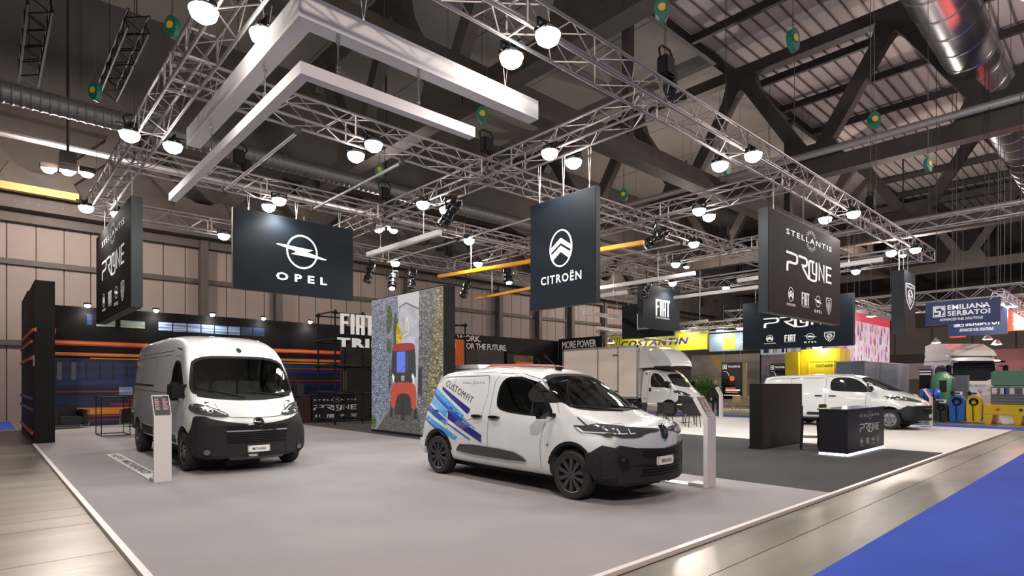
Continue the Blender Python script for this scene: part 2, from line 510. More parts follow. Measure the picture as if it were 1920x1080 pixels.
MB().box(0, 100, -.28, .28, 12.0, 12.9).build('beam_web', STEEL_BROWN, lg_); MB().box(0, 100, -.40, .40, 11.92, 12.0).build('flange', STEEL_BROWN, lg_)
for x_ in (8, 16.8, 34, 51.8, 69): MB().box(x_-.2, x_+.2, -.2, .2, 12.9, 19.6).build('hanger_post', STEEL_BROWN, lg_)
girder('wall_girder', 'low dark lattice girder running along the top of the panelled back wall', (-12, 32.2, 0), 'x', 72, 4.2, 9.4, 13.2, 6.4)

# slim grey pipes clipped under the girders
for k, (x, lb) in enumerate(((30.2, 'grey pipe running beside the girder behind the right truss'), (47.6, 'grey pipe beside the girder over the neighbouring stands'))):
    tag(MB().tube((x, -10, 12.9), (x, 31.3, 12.9), .17, 10).build('sprinkler_pipe', ALU_FAR, smooth=True), lb, 'pipe')

# ducts
def duct(label, x0, x1, y, z, r, step, m, ribs=0.03):
    t = thing('air_duct', label, 'duct', (x0, y, z))
    MB().lathe([(r, 0), (r, x1-x0)], 'x', 40).build('duct_pipe', m, t, smooth=True)
    rg = MB().lathe([(r, 0), (r+ribs, .03), (r+ribs, .07), (r, .10)], 'x', 32, cap=False).mesh('seam_ring', m, True)
    k = int((x1-x0)/step)
    for i in range(k): link('seam_ring', rg, t, (i*step+.5, 0, 0))
duct('large shiny round ventilation duct at the upper right', 6, 70, 4.9, 15.4, .95, 1.55, mat('galvanised_shiny', (0.5, 0.5, 0.54), 0.28, 1.0))
duct('corrugated grey duct high along the left side of the hall', -10, 34, 22.4, 10.1, .30, .22, mat('galvanised_dull', (0.22, 0.215, 0.21), 0.5, 0.7), .02)
tag(MB().box(-10, 3.1, 30.9, 31.2, 9.45, 9.75).build('crane_rail', mat('yellow_rail_paint', (0.45, 0.27, 0.08), 0.5)), 'ochre crane rail high at the left edge', 'rail')
for x0, x1, y, z in ((-8, 30, 28.6, 10.9),):
    tag(MB().tube((x0, y, z), (x1, y, z), .12, 8).build('service_pipe', ALU_FAR, smooth=True), 'thin grey service pipe high in front of the back wall', 'pipe')

# blue aisle carpets and the stand floor
BLUE = mat('blue_aisle_carpet', (0.018, 0.060, 0.42), 0.95, noise=(1.2, 0.10), bump=(400, 0.2))
tag(MB().box(-11, 58, -11, 1.9, 0.0, 0.006).build('aisle_carpet', BLUE), 'wide blue aisle carpet in the lower right corner', 'carpet')
tag(MB().box(26.3, 28.0, 2.0, 24.6, 0.001, 0.007).build('aisle_carpet', BLUE), 'blue aisle carpet strip behind the vans at right', 'carpet')
tag(MB().box(-11, 0.9, 27.0, 32.5, 0.001, 0.007).build('aisle_carpet', BLUE), 'blue aisle carpet strip at the far left below the hall wall', 'carpet')
GREYC = mat('grey_stand_carpet', (0.275, 0.262, 0.268), 0.93, noise=(0.55, 0.10), bump=(350, 0.25))
BLACKC = mat('black_stand_carpet', (0.030, 0.030, 0.030), 0.95, noise=(0.6, 0.15), bump=(350, 0.3))
LIGHTC = mat('pale_stand_carpet', (0.56, 0.545, 0.53), 0.9, noise=(0.5, 0.06), bump=(350, 0.2))
tag(MB().box(1.05, 9.14, 3.09, 26.6, 0.0, 0.039).build('stand_carpet', GREYC), 'grey carpet floor under the two front vans', 'carpet')
tag(MB().box(9.14, 16.25, 3.09, 26.6, 0.0, 0.039).build('stand_carpet', BLACKC), 'black carpet panel under the counter with glowing base', 'carpet')
tag(MB().box(16.25, 25.8, 3.09, 26.6, 0.0, 0.039).build('stand_carpet', LIGHTC), 'pale grey carpet floor under the box truck and right van', 'carpet')
EDGE = mat('white_edge_profile', (0.66, 0.62, 0.62), 0.4)
MB().box(0.985, 25.86, 3.03, 3.09, 0.0, 0.045).build('trim_1', EDGE, kind='structure')
MB().box(0.99, 1.05, 3.09, 19.7, 0.0, 0.045).build('trim_2', EDGE, kind='structure')
MB().box(25.8, 25.86, 3.09, 23.0, 0.0, 0.045).build('trim_3', EDGE, kind='structure')

# high bay lamps of the hall
def baylamp(x, y, z, n, label, wt=None):
    t = thing('high_bay_lamp', label, 'lamp', (x, y, z))
    MB().cbox(0, 0, .25, .5, .4, .45).tube((0, 0, .7), (0, 0, 19.58-z), .05, 6).build('suspension_rod', DARKST, t)
    offs = {3: ((-.55, .2), (0, 0), (.55, -.2)), 2: ((-.3, .2), (.3, -.2)), 1: ((0, 0),)}[n]
    for (a, b) in offs:
        h = MB().cbox(a, b, .02, .50, .36, .20).build('lamp_head', DARKST, t)
        MB().lathe([(0, -.12), (.13, -.10), (.19, -.03), (.2, .02)], 'z', 16, (a, b, 0), cap=False).build('lamp_glass', WARM_FACE, h)
    ld = bpy.data.lights.new('bay_light', 'POINT'); ld.energy = wt or HALL_W; ld.color = (1, .84, .74); ld.shadow_soft_size = .3
    lo = link('bay_light', ld, t, (0, 0, -.25))
baylamp(2.38, 27.1, 9.5, 3, 'triple warm high bay lamp hanging at far left', 2600)
baylamp(14.8, 25.4, 9.2, 2, 'pair of warm bay lamps glowing behind the round-emblem banner')
baylamp(19.0, 1.9, 11.2, 1, 'single bay lamp at the upper right edge')
baylamp(-3.0, -5.0, 11.0, 1, 'bay lamp over the aisle behind the camera', 6000)
baylamp(34.0, -4.0, 11.0, 1, 'bay lamp over the aisle far at the right', 5000)
baylamp(50.0, 12.0, 11.0, 1, 'bay lamp over the far neighbouring stands', 5000)
baylamp(42.0, 25.0, 11.0, 1, 'bay lamp over the stands beyond the box truck', 4000)

# green fall arresters on their cables
GREEN = mat('green_plastic_housing', (0.005, 0.13, 0.095), 0.4)
YEL = mat('yellow_label', (0.65, 0.42, 0.02), 0.5)
def hoist(x, y, z, rz, label, s=1.0):
    t = thing('fall_arrester', label, 'hoist', (x, y, z), rz)
    pr = chaikin([(-.13*s, .12*s), (0, .22*s), (.13*s, .12*s), (.15*s, -.08*s), (.08*s, -.26*s), (-.02*s, -.24*s), (-.15*s, -.08*s)], 1)
    h = MB().prism(pr, -.06*s, .06*s).build('housing', GREEN, t)
    MB().lathe([(.075*s, -.075*s), (.075*s, -.058*s)], 'y', 16).build('round_label', YEL, h)
    mb = MB()
    for i in range(4):
        zz = .22*s+.07*i
        mb.path([(-.02, 0, zz), (-.02, 0, zz+.07), (.02, 0, zz+.07), (.02, 0, zz), (-.02, 0, zz)] if i % 2 == 0 else [(0, -.02, zz), (0, -.02, zz+.07), (0, .02, zz+.07), (0, .02, zz), (0, -.02, zz)], .007, 4)
    mb.build('chain', DARKST, t)
    MB().tube((0, 0, .48*s), (0, 0, 19.3-z), .008, 4).build('hanging_cable', DARKST, t)
    MB().tube((.05, 0, -1.9), (.05, 0, -.2), .006, 4).build('lanyard', DARKST, t)
for a in ((9.74, 6.33, 8.9, -.9, 'green fall arrester hanging above the long right truss, nearest one'),
          (12.2, 4.84, 8.65, -.2, 'green fall arrester with yellow disc left of the shiny duct'),
          (17.4, 4.83, 8.6, -.9, 'green fall arrester hanging before the ribbed roof deck'),
          (22.2, 4.65, 8.6, -.3, 'green fall arrester with yellow disc at the right, lower one'),
          (9.57, 11.6, 8.6, -.5, 'green fall arrester right of the end of the long white beams'),
          (2.79, 13.0, 8.7, -1.0, 'green fall arrester at top left beside the left truss'),
          (2.0, 16.9, 8.6, -1.0, 'green fall arrester with chain over the corrugated duct'),
          (17.7, 9.1, 8.6, -.4, 'green fall arrester half hidden below a right truss lamp'),
          (9.6, 16.9, 8.6, -.5, 'green fall arrester seen inside the middle truss bay'),
          (17.5, 13.0, 8.6, -1.1, 'small green fall arrester right of the chevron banner')):
    hoist(a[0], a[1], a[2], a[3], a[4])
# black unused truss lengths hung under the roof
def lattice_mb(L, s, bay, r=.025, rb=.014, mb=None, n=5):
    mb = mb or MB()
    h = s/2
    for a in (-h, h):
        for b in (-h, h): mb.tube((0, a, b), (L, a, b), r, n)
    k = max(1, int(L/bay)); d = L/k
    for i in range(k):
        x0, x1 = i*d, (i+1)*d
        if i % 2: x0, x1 = x1, x0
        for a in (-h, h):
            mb.tube((x0, a, -h), (x1, a, h), rb, 4, cap=False); mb.tube((x0, -h, a), (x1, h, a), rb, 4, cap=False)
    return mb
for x, y0, lb in ((1.15, 19.6, 'black truss length hanging under the roof at far left'), (3.25, 19.0, 'black truss length hanging beside the left truss')):
    t = thing('black_truss', lb, 'truss', (x, y0, 11.75), PI/2)
    lattice_mb(5.3, .5, .5, .035, .02).build('lattice', BLACK_MATT, t, kind='stuff')
    MB().tube((.3, 0, .25), (.3, 0, 7.8), .015, 4).build('sling', DARKST, t)
    MB().tube((5, 0, .25), (5, 0, 7.8), .015, 4).build('sling', DARKST, t)
# ================================================================ STAND RIGGING
BRACES = {}
def brace_mesh(key, p, q, r=.0095):
    if key not in BRACES: BRACES[key] = MB().tube(p, q, r, 5, cap=False).mesh('brace', ALU, True)
    return BRACES[key]
def truss(label, p, rz, L, s=.38, bay=.46, group=None):
    t = thing('lighting_truss', label, 'truss', p, rz)
    h = s/2
    ch = MB().tube((0, 0, 0), (L, 0, 0), .025, 10).mesh('chord', ALU, True)
    for a in (-h, h):
        for b in (0, s): link('chord', ch, t, (0, a, b))
    k = int(L/bay); d = L/k
    for i in range(k):
        f = i % 2
        for sd in (-1, 1):
            p0, q0 = ((0, 0, 0), (d, 0, s)) if f else ((d, 0, 0), (0, 0, s))
            link('brace', brace_mesh(('v', f, round(d, 3), s), p0, q0), t, (i*d, sd*h, 0))
        for lv in (0, s):
            p0, q0 = ((0, -h, 0), (d, h, 0)) if f else ((d, -h, 0), (0, h, 0))
            link('brace', brace_mesh(('h', f, round(d, 3), s), p0, q0), t, (i*d, 0, lv))
    fr = MB()
    for a in (-h, h): fr.tube((0, a, 0), (0, a, s), .018, 6); fr.tube((0, -h, 0 if a < 0 else s), (0, h, 0 if a < 0 else s), .018, 6)
    fm = fr.mesh('end_frame', ALU, True)
    x = 0
    while x <= L+.01:
        link('end_frame', fm, t, (x, 0, 0)); x += L/max(1, round(L/2.9))
    return t
TZ = 6.0
for y, L, lb in ((5.25, 23.1, 'long aluminium truss running along the right front of the stand'),
                 (9.6, 23.0, 'second lengthwise truss, behind the long right front truss'),
                 (13.9, 23.0, 'third lengthwise truss carrying the round-emblem banner'),
                 (18.25, 23.0, 'fourth lengthwise truss, nearest the dark back wall')):
    truss(lb, (2.0, y, TZ), 0, L)
for x, lb in ((2.2, 'left cross truss sloping down to the left banner'), (8.05, 'cross truss carrying the tall chevron banner'),
              (13.35, 'cross truss in the middle of the stand roof'), (18.6, 'cross truss above the box truck'),
              (24.8, 'far right cross truss with the wide banner')):
    truss(lb, (x, 5.45, TZ), PI/2, 12.6)
# corner and crossing node motors with chains up to the roof
def motor(x, y, label):
    t = thing('chain_motor', label, 'hoist', (x, y, TZ+.38))
    MB().bbox(-.13, .13, -.1, .1, .22, .55, .03).build('motor_body', BLACK_MATT, t)
    MB().path([(-.16, 0, .5), (-.2, 0, .62), (-.1, 0, .7), (.1, 0, .7), (.2, 0, .6), (.15, 0, .5)], .018, 6).build('handle', BLACK_MATT, t)
    MB().tube((0, 0, -.2), (0, 0, .22), .02, 6).lathe([(.05, -.05), (.07, .0), (.05, .05)], 'z', 10, (0, 0, .12)).build('hook', DARKST, t)
    MB().tube((0, 0, .55), (0, 0, 12.5), .010, 4).build('chain', DARKST, t)
    MB().lathe([(.09, 0), (.12, .05), (.12, .3), (.1, .32)], 'z', 10, (.2, .05, .05)).build('chain_bag', BLACK_MATT, t)
for x, y, lb in ((8.05, 9.6, 'black chain motor on the crossing of the chevron banner truss'), (8.2, 5.25, 'black chain motor on the long right truss above the chevron banner'),
                 (2.3, 13.9, 'black chain motor near the left truss behind the white beams'), (4.3, 13.9, 'black chain motor between the hanging white beams'),
                 (8.05, 13.9, 'black chain motor behind the round-emblem banner'), (18.6, 9.6, 'black chain motor on the right middle truss'),
                 (13.35, 18.25, 'black chain motor at the back truss near the screen'), (18.6, 5.25, 'black chain motor on the long right truss above the far vans')):
    motor(x, y, lb)

# floodlights on both sides of the trusses
def flood(x, y, label, side, axis, power=1.0):
    """side -1/+1: which side of the truss; axis: direction of the truss"""
    t = thing('floodlight', label, 'lamp', (x, y, TZ-.02), 0 if axis == 'x' else PI/2)
    s = side
    MB().beam((0, -s*.20, .05), (0, s*.02, .05), .05, .03).beam((-.17, 0, .05), (.17, 0, .05), .04, .02) \
        .beam((-.17, 0, .06), (-.17, 0, -.06), .03, .02).beam((.17, 0, .06), (.17, 0, -.06), .03, .02).build('bracket', BLACK_MATT, t)
    MB().bbox(-.15, .15, -.11, .11, -.09, -.01, .02).build('lamp_housing', BLACK_MATT, t)
    MB().lathe([(.0, -.225), (.07, -.215), (.13, -.17), (.155, -.10), (.155, -.085)], 'z', 20, cap=False).build('lamp_face', LAMP_FACE, t, smooth=True)
    ld = bpy.data.lights.new('flood_light', 'SPOT'); ld.energy = FLOOD_W*power; ld.color = (1, .965, .91)
    ld.spot_size = R(150); ld.spot_blend = .6; ld.shadow_soft_size = .14
    link('flood_light', ld, t, (0, 0, -.36))
    return t
FL = [(1.87, 7.25, 'y', -1, 'floodlight on the outer side of the left truss, topmost at the picture edge'), (2.53, 7.25, 'y', 1, 'floodlight on the inner side of the left truss beside the upper white beam'),
      (1.87, 11.7, 'y', -1, 'floodlight on the outer side of the left truss, halfway down'), (2.53, 11.75, 'y', 1, 'floodlight on the inner side of the left truss, halfway down'),
      (1.87, 17.3, 'y', -1, 'floodlight left of the lower end of the left truss'), (2.53, 17.4, 'y', 1, 'small floodlight just above the left dark banner'),
      (5.1, 4.92, 'x', -1, 'brightest floodlight above the long right truss near the top'), (5.1, 5.58, 'x', 1, 'floodlight between the white beam end and the long right truss'),
      (10.6, 4.92, 'x', -1, 'floodlight above the long right truss right of the chevron banner'), (10.6, 5.58, 'x', 1, 'floodlight under the long right truss right of the chevron banner'),
      (16.1, 4.92, 'x', -1, 'floodlight above the long right truss over the brown banner'), (16.1, 5.58, 'x', 1, 'floodlight under the long right truss over the brown banner'),
      (21.9, 4.92, 'x', -1, 'floodlight above the far end of the long right truss'), (21.9, 5.58, 'x', 1, 'floodlight under the far end of the long right truss'),
      (5.15, 9.27, 'x', -1, 'floodlight in front of the second lengthwise truss'), (5.15, 9.93, 'x', 1, 'flat floodlight seen behind the second lengthwise truss'),
      (5.1, 13.57, 'x', -1, 'floodlight above the round-emblem banner'), (5.1, 14.23, 'x', 1, 'floodlight behind the top of the round-emblem banner'),
      (5.15, 17.9, 'x', -1, 'floodlight left of the round-emblem banner on the back truss'), (10.8, 17.9, 'x', -1, 'floodlight on the back truss above the lit screen'),
      (7.72, 7.4, 'y', -1, 'floodlight on the left side of the chevron banner truss'), (8.38, 7.4, 'y', 1, 'flat floodlight on the right side of the chevron banner truss'),
      (7.72, 11.55, 'y', -1, 'floodlight between the second and third lengthwise trusses'), (8.38, 11.55, 'y', 1, 'flat floodlight beside the black spotlight'),
      (13.02, 7.4, 'y', -1, 'floodlight on the middle cross truss near the front'), (13.68, 7.5, 'y', 1, 'flat floodlight on the right of the middle cross truss'),
      (13.02, 11.6, 'y', -1, 'floodlight right of the chevron banner above the white pipe'), (13.02, 16.0, 'y', -1, 'floodlight above the long orange beam'),
      (10.7, 13.57, 'x', -1, 'flat floodlight above the orange beam on the third truss'), (10.7, 9.27, 'x', -1, 'floodlight on the second truss left of the chevron banner'),
      (16.0, 9.27, 'x', -1, 'floodlight on the second truss left of the brown banner'), (18.27, 11.3, 'y', -1, 'bright floodlight above the long white pipes'),
      (16.0, 13.57, 'x', -1, 'floodlight on the third truss beyond the chevron banner'), (21.7, 13.57, 'x', -1, 'floodlight above the block-letter banner'),
      (24.47, 12.6, 'y', -1, 'floodlight on the far right cross truss left of the wide banner'), (24.47, 7.4, 'y', -1, 'floodlight on the far right cross truss above the wide banner'),
      (18.27, 7.4, 'y', -1, 'floodlight on the cross truss hidden behind the brown banner')]
for x, y, ax, sd, lb in FL: flood(x, y, lb, sd, ax, 1.15 if x < 6 else (1.35 if x > 15 else 1.0))

# black moving-head profile spots
def spot(x, y, z, tilt, rz, label, lit=False, ztop=None):
    t = thing('profile_spotlight', label, 'lamp', (x, y, z), rz)
    m = BLACK_GLOSS
    q = Matrix.Rotation(tilt, 4, 'Y')
    mb = MB().lathe([(.10, -.38), (.14, -.30), (.15, -.05), (.11, 0), (.11, .12), (.14, .16), (.14, .34), (.12, .36)], 'x', 16)
    mb.v = [tuple(q @ Vector(v)) for v in mb.v]; mb.build('barrel', m, t, smooth=True)
    for xx in (-.2, .12, .28):
        rg = MB().lathe([(.145, xx), (.165, xx+.01), (.165, xx+.03), (.145, xx+.04)], 'x', 16, cap=False)
        rg.v = [tuple(q @ Vector(v)) for v in rg.v]; rg.build('ring', DARKST, t, smooth=True)
    MB().path([(0, -.2, 0), (0, -.2, .32), (0, .2, .32), (0, .2, 0)], .02, 6).tube((0, 0, .32), (0, 0, (ztop or TZ+.02)-z), .022, 6).build('yoke', m, t)
    ln = MB().lathe([(.10, .361), (.10, .365)], 'x', 16)
    ln.v = [tuple(q @ Vector(v)) for v in ln.v]; ln.build('front_lens', LAMP_FACE if lit else LENS, t)
spot(8.05, 10.9, 5.6, .9, 1.9, 'black profile spotlight right of the round-emblem banner')
spot(9.9, 18.1, 5.45, 1.3, 2.6, 'black profile spotlight above the left end of the screen')
spot(10.8, 18.1, 5.3, 1.1, -2.2, 'small lit spotlight left above the screen', True)
spot(11.6, 18.1, 5.45, 1.5, .6, 'black profile spotlight hanging behind the screen top')
spot(14.1, 18.1, 5.35, 1.2, 2.8, 'black profile spotlight above the short orange beam')
spot(13.18, 14.6, 5.35, 1.2, -2.0, 'small lit spotlight under the long orange beam', True)
spot(13.4, 8.9, 5.55, .6, 2.3, 'black profile spotlight right of the chevron banner')
spot(18.8, 12.9, 5.2, 1.3, 1.5, 'black spotlight left of the wide banner')

# grey scaffold pipes spanning the truss bays
def pipe(p, q, label, r=.03, m=ALU_FAR):
    t = thing('rigging_pipe', label, 'pipe', p)
    q = Vector(q)-Vector(p)
    MB().tube((0, 0, 0), q, r, 10).build('pipe', m, t, smooth=True)
    for c in (Vector((0, 0, 0)), q*.995): MB().cbox(c.x, c.y, c.z-.04, .09, .09, .14).build('clamp', DARKST, t)
pipe((4.0, 9.8, 5.94), (4.0, 13.9, 5.94), 'grey rigging pipe crossing behind the lower white beam')
pipe((6.05, 9.8, 5.94), (6.05, 13.9, 5.94), 'grey rigging pipe right of the lower white beam')
pipe((10.6, 9.6, 5.94), (10.6, 13.9, 5.94), 'grey rigging pipe left of the chevron banner')
pipe((10.6, 14.0, 5.94), (10.6, 18.2, 5.94), 'grey rigging pipe above the orange beams')
pipe((15.9, 9.6, 5.94), (15.9, 13.9, 5.94), 'grey rigging pipe right of the chevron banner')
pipe((21.7, 5.3, 5.94), (21.7, 18.2, 5.94), 'grey rigging pipe far right behind the brown banner')

# ---------------------------------------------------------------- hanging L-shaped beams
WBEAM = mat('white_fabric_cover', (0.62, 0.585, 0.58), 0.75, bump=(500, 0.08))
def lbeam(label, x, y, x1, y1, z, h, wd):
    t = thing('hanging_beam', label, 'beam', (x, y, z))
    MB().prism([(0, 0), (x1-x, 0), (x1-x, wd), (wd, wd), (wd, y1-y), (0, y1-y)], 0, h, 'z').build('beam_box', WBEAM, t)
    return t
def wires(t, pts, z1, n=2, r=.006, sp=.06):
    """pairs of wires; pts local; up to local height z1"""
    for (a, b, z) in pts:
        mb = MB()
        for k in range(n):
            o = (k-(n-1)/2)*sp*2
            mb.tube((a, b, z+.05), (a+o, b, z1), r, 4)
        mb.tube((a, b, z), (a, b, z+.07), .014, 6)
        mb.build('wire_sling', WIRE, t)
u = lbeam('upper thick white L-shaped hanging beam', 2.46, 6.0, 6.02, 10.52, 5.5, .27, .2)
wires(u, [(.1, 3.4, .27), (.1, 1.2, .27), (.8, .1, .27), (3.0, .1, .27)], .75)
lo = lbeam('lower thin white L-shaped hanging beam', 2.46, 5.96, 4.8, 11.72, 4.88, .13, .12)
for a, b in ((.06, 1.2), (.06, 3.4), (.45, .06), (1.5, .06)):
    mb = MB().tube((a, b, .13), (a, b, .62), .009, 5)
    for zz in (.15, .2, .5, .56): mb.path([(a-.02, b, zz), (a+.02, b, zz), (a+.02, b, zz+.05), (a-.02, b, zz+.05), (a-.02, b, zz)], .006, 4)
    mb.build('turnbuckle', CHROME, lo)

ORANGE = mat('orange_lacquer_beam', (0.80, 0.36, 0.01), 0.35)
WPIPE = mat('white_lacquer_beam', (0.72, 0.70, 0.68), 0.4)
def hbeam(p, q, z, label, m, h=.10, wd=.10, up=1.0, ws=(.2, .8)):
    L = math.hypot(q[0]-p[0], q[1]-p[1])
    t = thing('hanging_beam', label, 'beam', (p[0], p[1], z), math.atan2(q[1]-p[1], q[0]-p[0]))
    MB().bbox(0, L, -wd/2, wd/2, 0, h, .008).build('beam_box', m, t)
    wires(t, [(L*a, 0, h) for a in ws], TZ-z, 2, .005, .03)
hbeam((11.88, 8.23), (10.84, 15.33), 5.0, 'long orange hanging beam passing behind the chevron banner', ORANGE, .11, .11)
hbeam((14.45, 13.0), (14.8, 18.3), 5.0, 'lower orange hanging beam ending left of the chevron banner', ORANGE, .10, .10)
hbeam((7.69, 10.82), (7.61, 14.0), 5.0, 'white hanging beam right of the round-emblem banner', WPIPE, .12, .12)
hbeam((16.41, 9.47), (16.5, 16.2), 5.0, 'white hanging beam just right of the chevron banner', WPIPE, .12, .12)
hbeam((20.35, 7.0), (20.5, 12.75), 5.0, 'white hanging beam crossing behind the block-letter banner', WPIPE, .12, .12)
hbeam((18.4, 4.9), (18.67, 9.2), 5.0, 'white hanging beam right of the brown banner', WPIPE, .12, .12)
hbeam((18.23, 13.39), (18.23, 16.6), 5.05, 'short white hanging beam behind the chevron banner edge', WPIPE, .14, .12)
hbeam((21.88, 18.64), (25.4, 18.8), 5.0, 'white hanging beam above the box truck, upper one', WPIPE, .2, .12)
hbeam((24.9, 20.37), (28.4, 20.6), 4.6, 'white hanging beam above the box truck, lower one', WPIPE, .16, .12)
hbeam((25.9, 14.29), (26.48, 16.6), 4.6, 'low white hanging beam over the yellow sign', WPIPE, .12, .12)
hbeam((6.2, 17.3), (6.25, 14.3), 5.1, 'short white hanging beam end beside the round-emblem banner', WPIPE, .12, .12)

# ---------------------------------------------------------------- hanging banners
BAN = mat('banner_blue_black', (0.0075, 0.0125, 0.0205), 0.65, spec=.2)
BANB = mat('banner_brown_black', (0.0125, 0.0075, 0.0085), 0.65, spec=.15)
BANF = mat('banner_frame_grey', (0.022, 0.028, 0.032), 0.5, spec=.3)
def banner(label, org, direction, wd, z0, z1, th, m=BAN):
    """direction 'x': face towards -y, read left to right along +x; 'y': face towards -x, read along -y"""
    if direction == 'x': t = thing('hanging_banner', label, 'banner', (org[0], org[1], z0), 0)
    else: t = thing('hanging_banner', label, 'banner', (org[0], org[1], z0), -PI/2)
    h = z1-z0
    MB().box(.0, wd, 0, th, 0, h).build('banner_box', BANF, t)
    MB().box(.012, wd-.012, -.006, 0, .012, h-.012).build('printed_face', m, t)
    wires(t, [(wd*.12, th/2, h), (wd*.5, th/2, h), (wd*.88, th/2, h)], TZ-z0, 2, .007, .035)
    return t
def bput(t, shape, x0, z0, x1, z1, name, wd, h, m=LIT_PRINT):
    flat(s_fit(shape, x0*wd, z0*h, x1*wd, z1*h), (0, -.006, 0), (1, 0, 0), (0, 0, 1), name, m, t, n=(0, -1, 0))
b = banner('dark banner with circle-and-bolt emblem above a short white word', (4.16, 13.8), 'x', 2.92, 3.76, 5.59, .10)
bput(b, emb_opel(False), .325, .35, .755, .80, 'round_emblem', 2.92, 1.83); bput(b, s_text('OPEL', .035, 1.75), .325, .17, .755, .275, 'lettering', 2.92, 1.83)
b = banner('tall dark banner with oval double-chevron emblem', (8.2, 8.40), 'y', 1.70, 3.10, 5.22, .12)
bput(b, emb_citroen(False), .32, .36, .67, .70, 'oval_emblem', 1.70, 2.12); bput(b, s_text('CITRO\u00cbN', .02, 1.2), .18, .22, .80, .315, 'lettering', 1.70, 2.12)
b = banner('square brown-black banner with many emblems at the right front', (11.86, 5.2), 'x', 4.15, 3.10, 5.25, .2, BANB)
brand_stack(None, LIT_PRINT, b, (0, -.006, 0), (1, 0, 0), (0, 0, 1), (0, -1, 0), 4.15, 2.15)
b = banner('dark banner with many emblems at far left, seen at a steep angle', (2.2, 18.32), 'y', 4.70, 3.16, 5.38, .2, BANB)
brand_stack(None, LIT_PRINT, b, (0, -.006, 0), (1, 0, 0), (0, 0, 1), (0, -1, 0), 4.70, 2.22)
b = banner('wide dark banner half hidden behind the brown-black banner', (24.9, 12.03), 'y', 4.41, 3.10, 5.14, .2)
brand_stack(None, LIT_PRINT, b, (0, -.006, 0), (1, 0, 0), (0, 0, 1), (0, -1, 0), 4.41, 2.04)
b = banner('dark banner with large white block letters facing the front', (20.0, 13.9), 'x', 2.80, 3.94, 5.71, .25)
bput(b, emb_fiat('PROFESSIONAL'), .33, .24, .71, .70, 'block_emblem', 2.80, 1.77)
b = banner('dark banner mostly hidden behind the block-letter banner', (24.9, 18.6), 'y', 3.10, 3.95, 5.71, .12)
bput(b, emb_fiat('PROFESSIONAL'), .31, .24, .69, .70, 'block_emblem', 3.10, 1.76)
b = banner('narrow dark banner with lion shield emblem at far right', (21.78, 5.2), 'x', 1.34, 3.20, 5.27, .35)
bput(b, emb_lion(), .12, .40, .92, .82, 'shield_emblem', 1.34, 2.07)
# ================================================================ VEHICLES
# vehicle frame: x forward (0 = front axle), y left, z up from the ground
def ring_of(st):
    x, zb, zt, W, Wt, r, belt, lean, sweep = st
    h = zt-zb
    b = min(belt, zb+h*.6)
    pts = [(0, zb), (W*.5, zb), (W-.16, zb), (W-.03, zb+.05), (W, zb+.22*min(1, h)), (W*1.003, b), (W*.55+Wt*.45, b+(zt-r-b)*.45),
           (Wt, zt-r), (Wt-r*.18, zt-r*.35), (Wt-r*.75, zt-.012), (Wt*.5, zt+.015), (0, zt+.02)]
    out = []
    for y, z in pts: out.append((x-sweep*(abs(y)/max(W, .1))**2+lean*max(0, (z-zb)/h), y, z))
    return out
def body_mesh(stations, sub=2, name='body', mats=None):
    rings = []
    for st in stations:
        hp = ring_of(st)
        full = [(x, -y, z) for x, y, z in hp] + [(x, y, z) for x, y, z in hp[-2:0:-1]]
        rings.append(full)
    n = len(rings[0]); vs = [p for r_ in rings for p in r_]; fs = []
    for i in range(len(rings)-1):
        for j in range(n):
            a = i*n+j; b = i*n+(j+1) % n
            fs.append((a, b, b+n, a+n))
    # end caps: a curved five-column grid between the two sides
    lo, hi = 2, 9
    for ri, flip in ((0, True), (len(rings)-1, False)):
        base = ri*n; st = stations[ri]; x0, zb, zt, W = st[0], st[1], st[2], st[3]
        rows = [[base+lo, base+1, base, base+n-1, base+n-lo]]
        for i in range(lo+1, hi):
            a = vs[base+i]; row = [base+i]
            for fr_ in (-.5, 0, .5):
                y = a[1]*(-1)*fr_*1.0 if False else abs(a[1])*fr_
                y = -y if vs[base+i][1] > 0 else y
                x = x0-st[8]*(abs(y)/max(W, .1))**2+st[7]*(a[2]-zb)/(zt-zb)
                vs.append((x, y, a[2])); row.append(len(vs)-1)
            row.append(base+n-i); rows.append(row)
        rows.append([base+hi, base+hi+1, base+hi+2, base+hi+3, base+n-hi])
        for r0, r1 in zip(rows, rows[1:]):
            for j in range(4):
                q = (r0[j], r0[j+1], r1[j+1], r1[j]); fs.append(q[::-1] if flip else q)
    me = bpy.data.meshes.new(name); me.from_pydata(vs, [], fs)
    bm = bmesh.new(); bm.from_mesh(me); bmesh.ops.recalc_face_normals(bm, faces=bm.faces[:]); bm.to_mesh(me); bm.free()
    return me
def evaluate(ob):
    dg = bpy.context.evaluated_depsgraph_get(); dg.update()
    return bpy.data.meshes.new_from_object(ob.evaluated_get(dg))
def subsurf(me, lv=2):
    ob = bpy.data.objects.new('tmp', me); COL.objects.link(ob)
    md = ob.modifiers.new('s', 'SUBSURF'); md.levels = lv; md.render_levels = lv
    r = evaluate(ob); bpy.data.objects.remove(ob)
    return r
def boolean_cut(me, cutters):
    ob = bpy.data.objects.new('tmp', me); COL.objects.link(ob)
    tmp = []
    for c in cutters:
        co = bpy.data.objects.new('cut', c); COL.objects.link(co); tmp.append(co)
        md = ob.modifiers.new('b', 'BOOLEAN'); md.operation = 'DIFFERENCE'; md.object = co; md.solver = 'EXACT'
        try: md.material_mode = 'TRANSFER'
        except Exception: pass
    r = evaluate(ob)
    for o in tmp: bpy.data.objects.remove(o)
    bpy.data.objects.remove(ob)
    return r
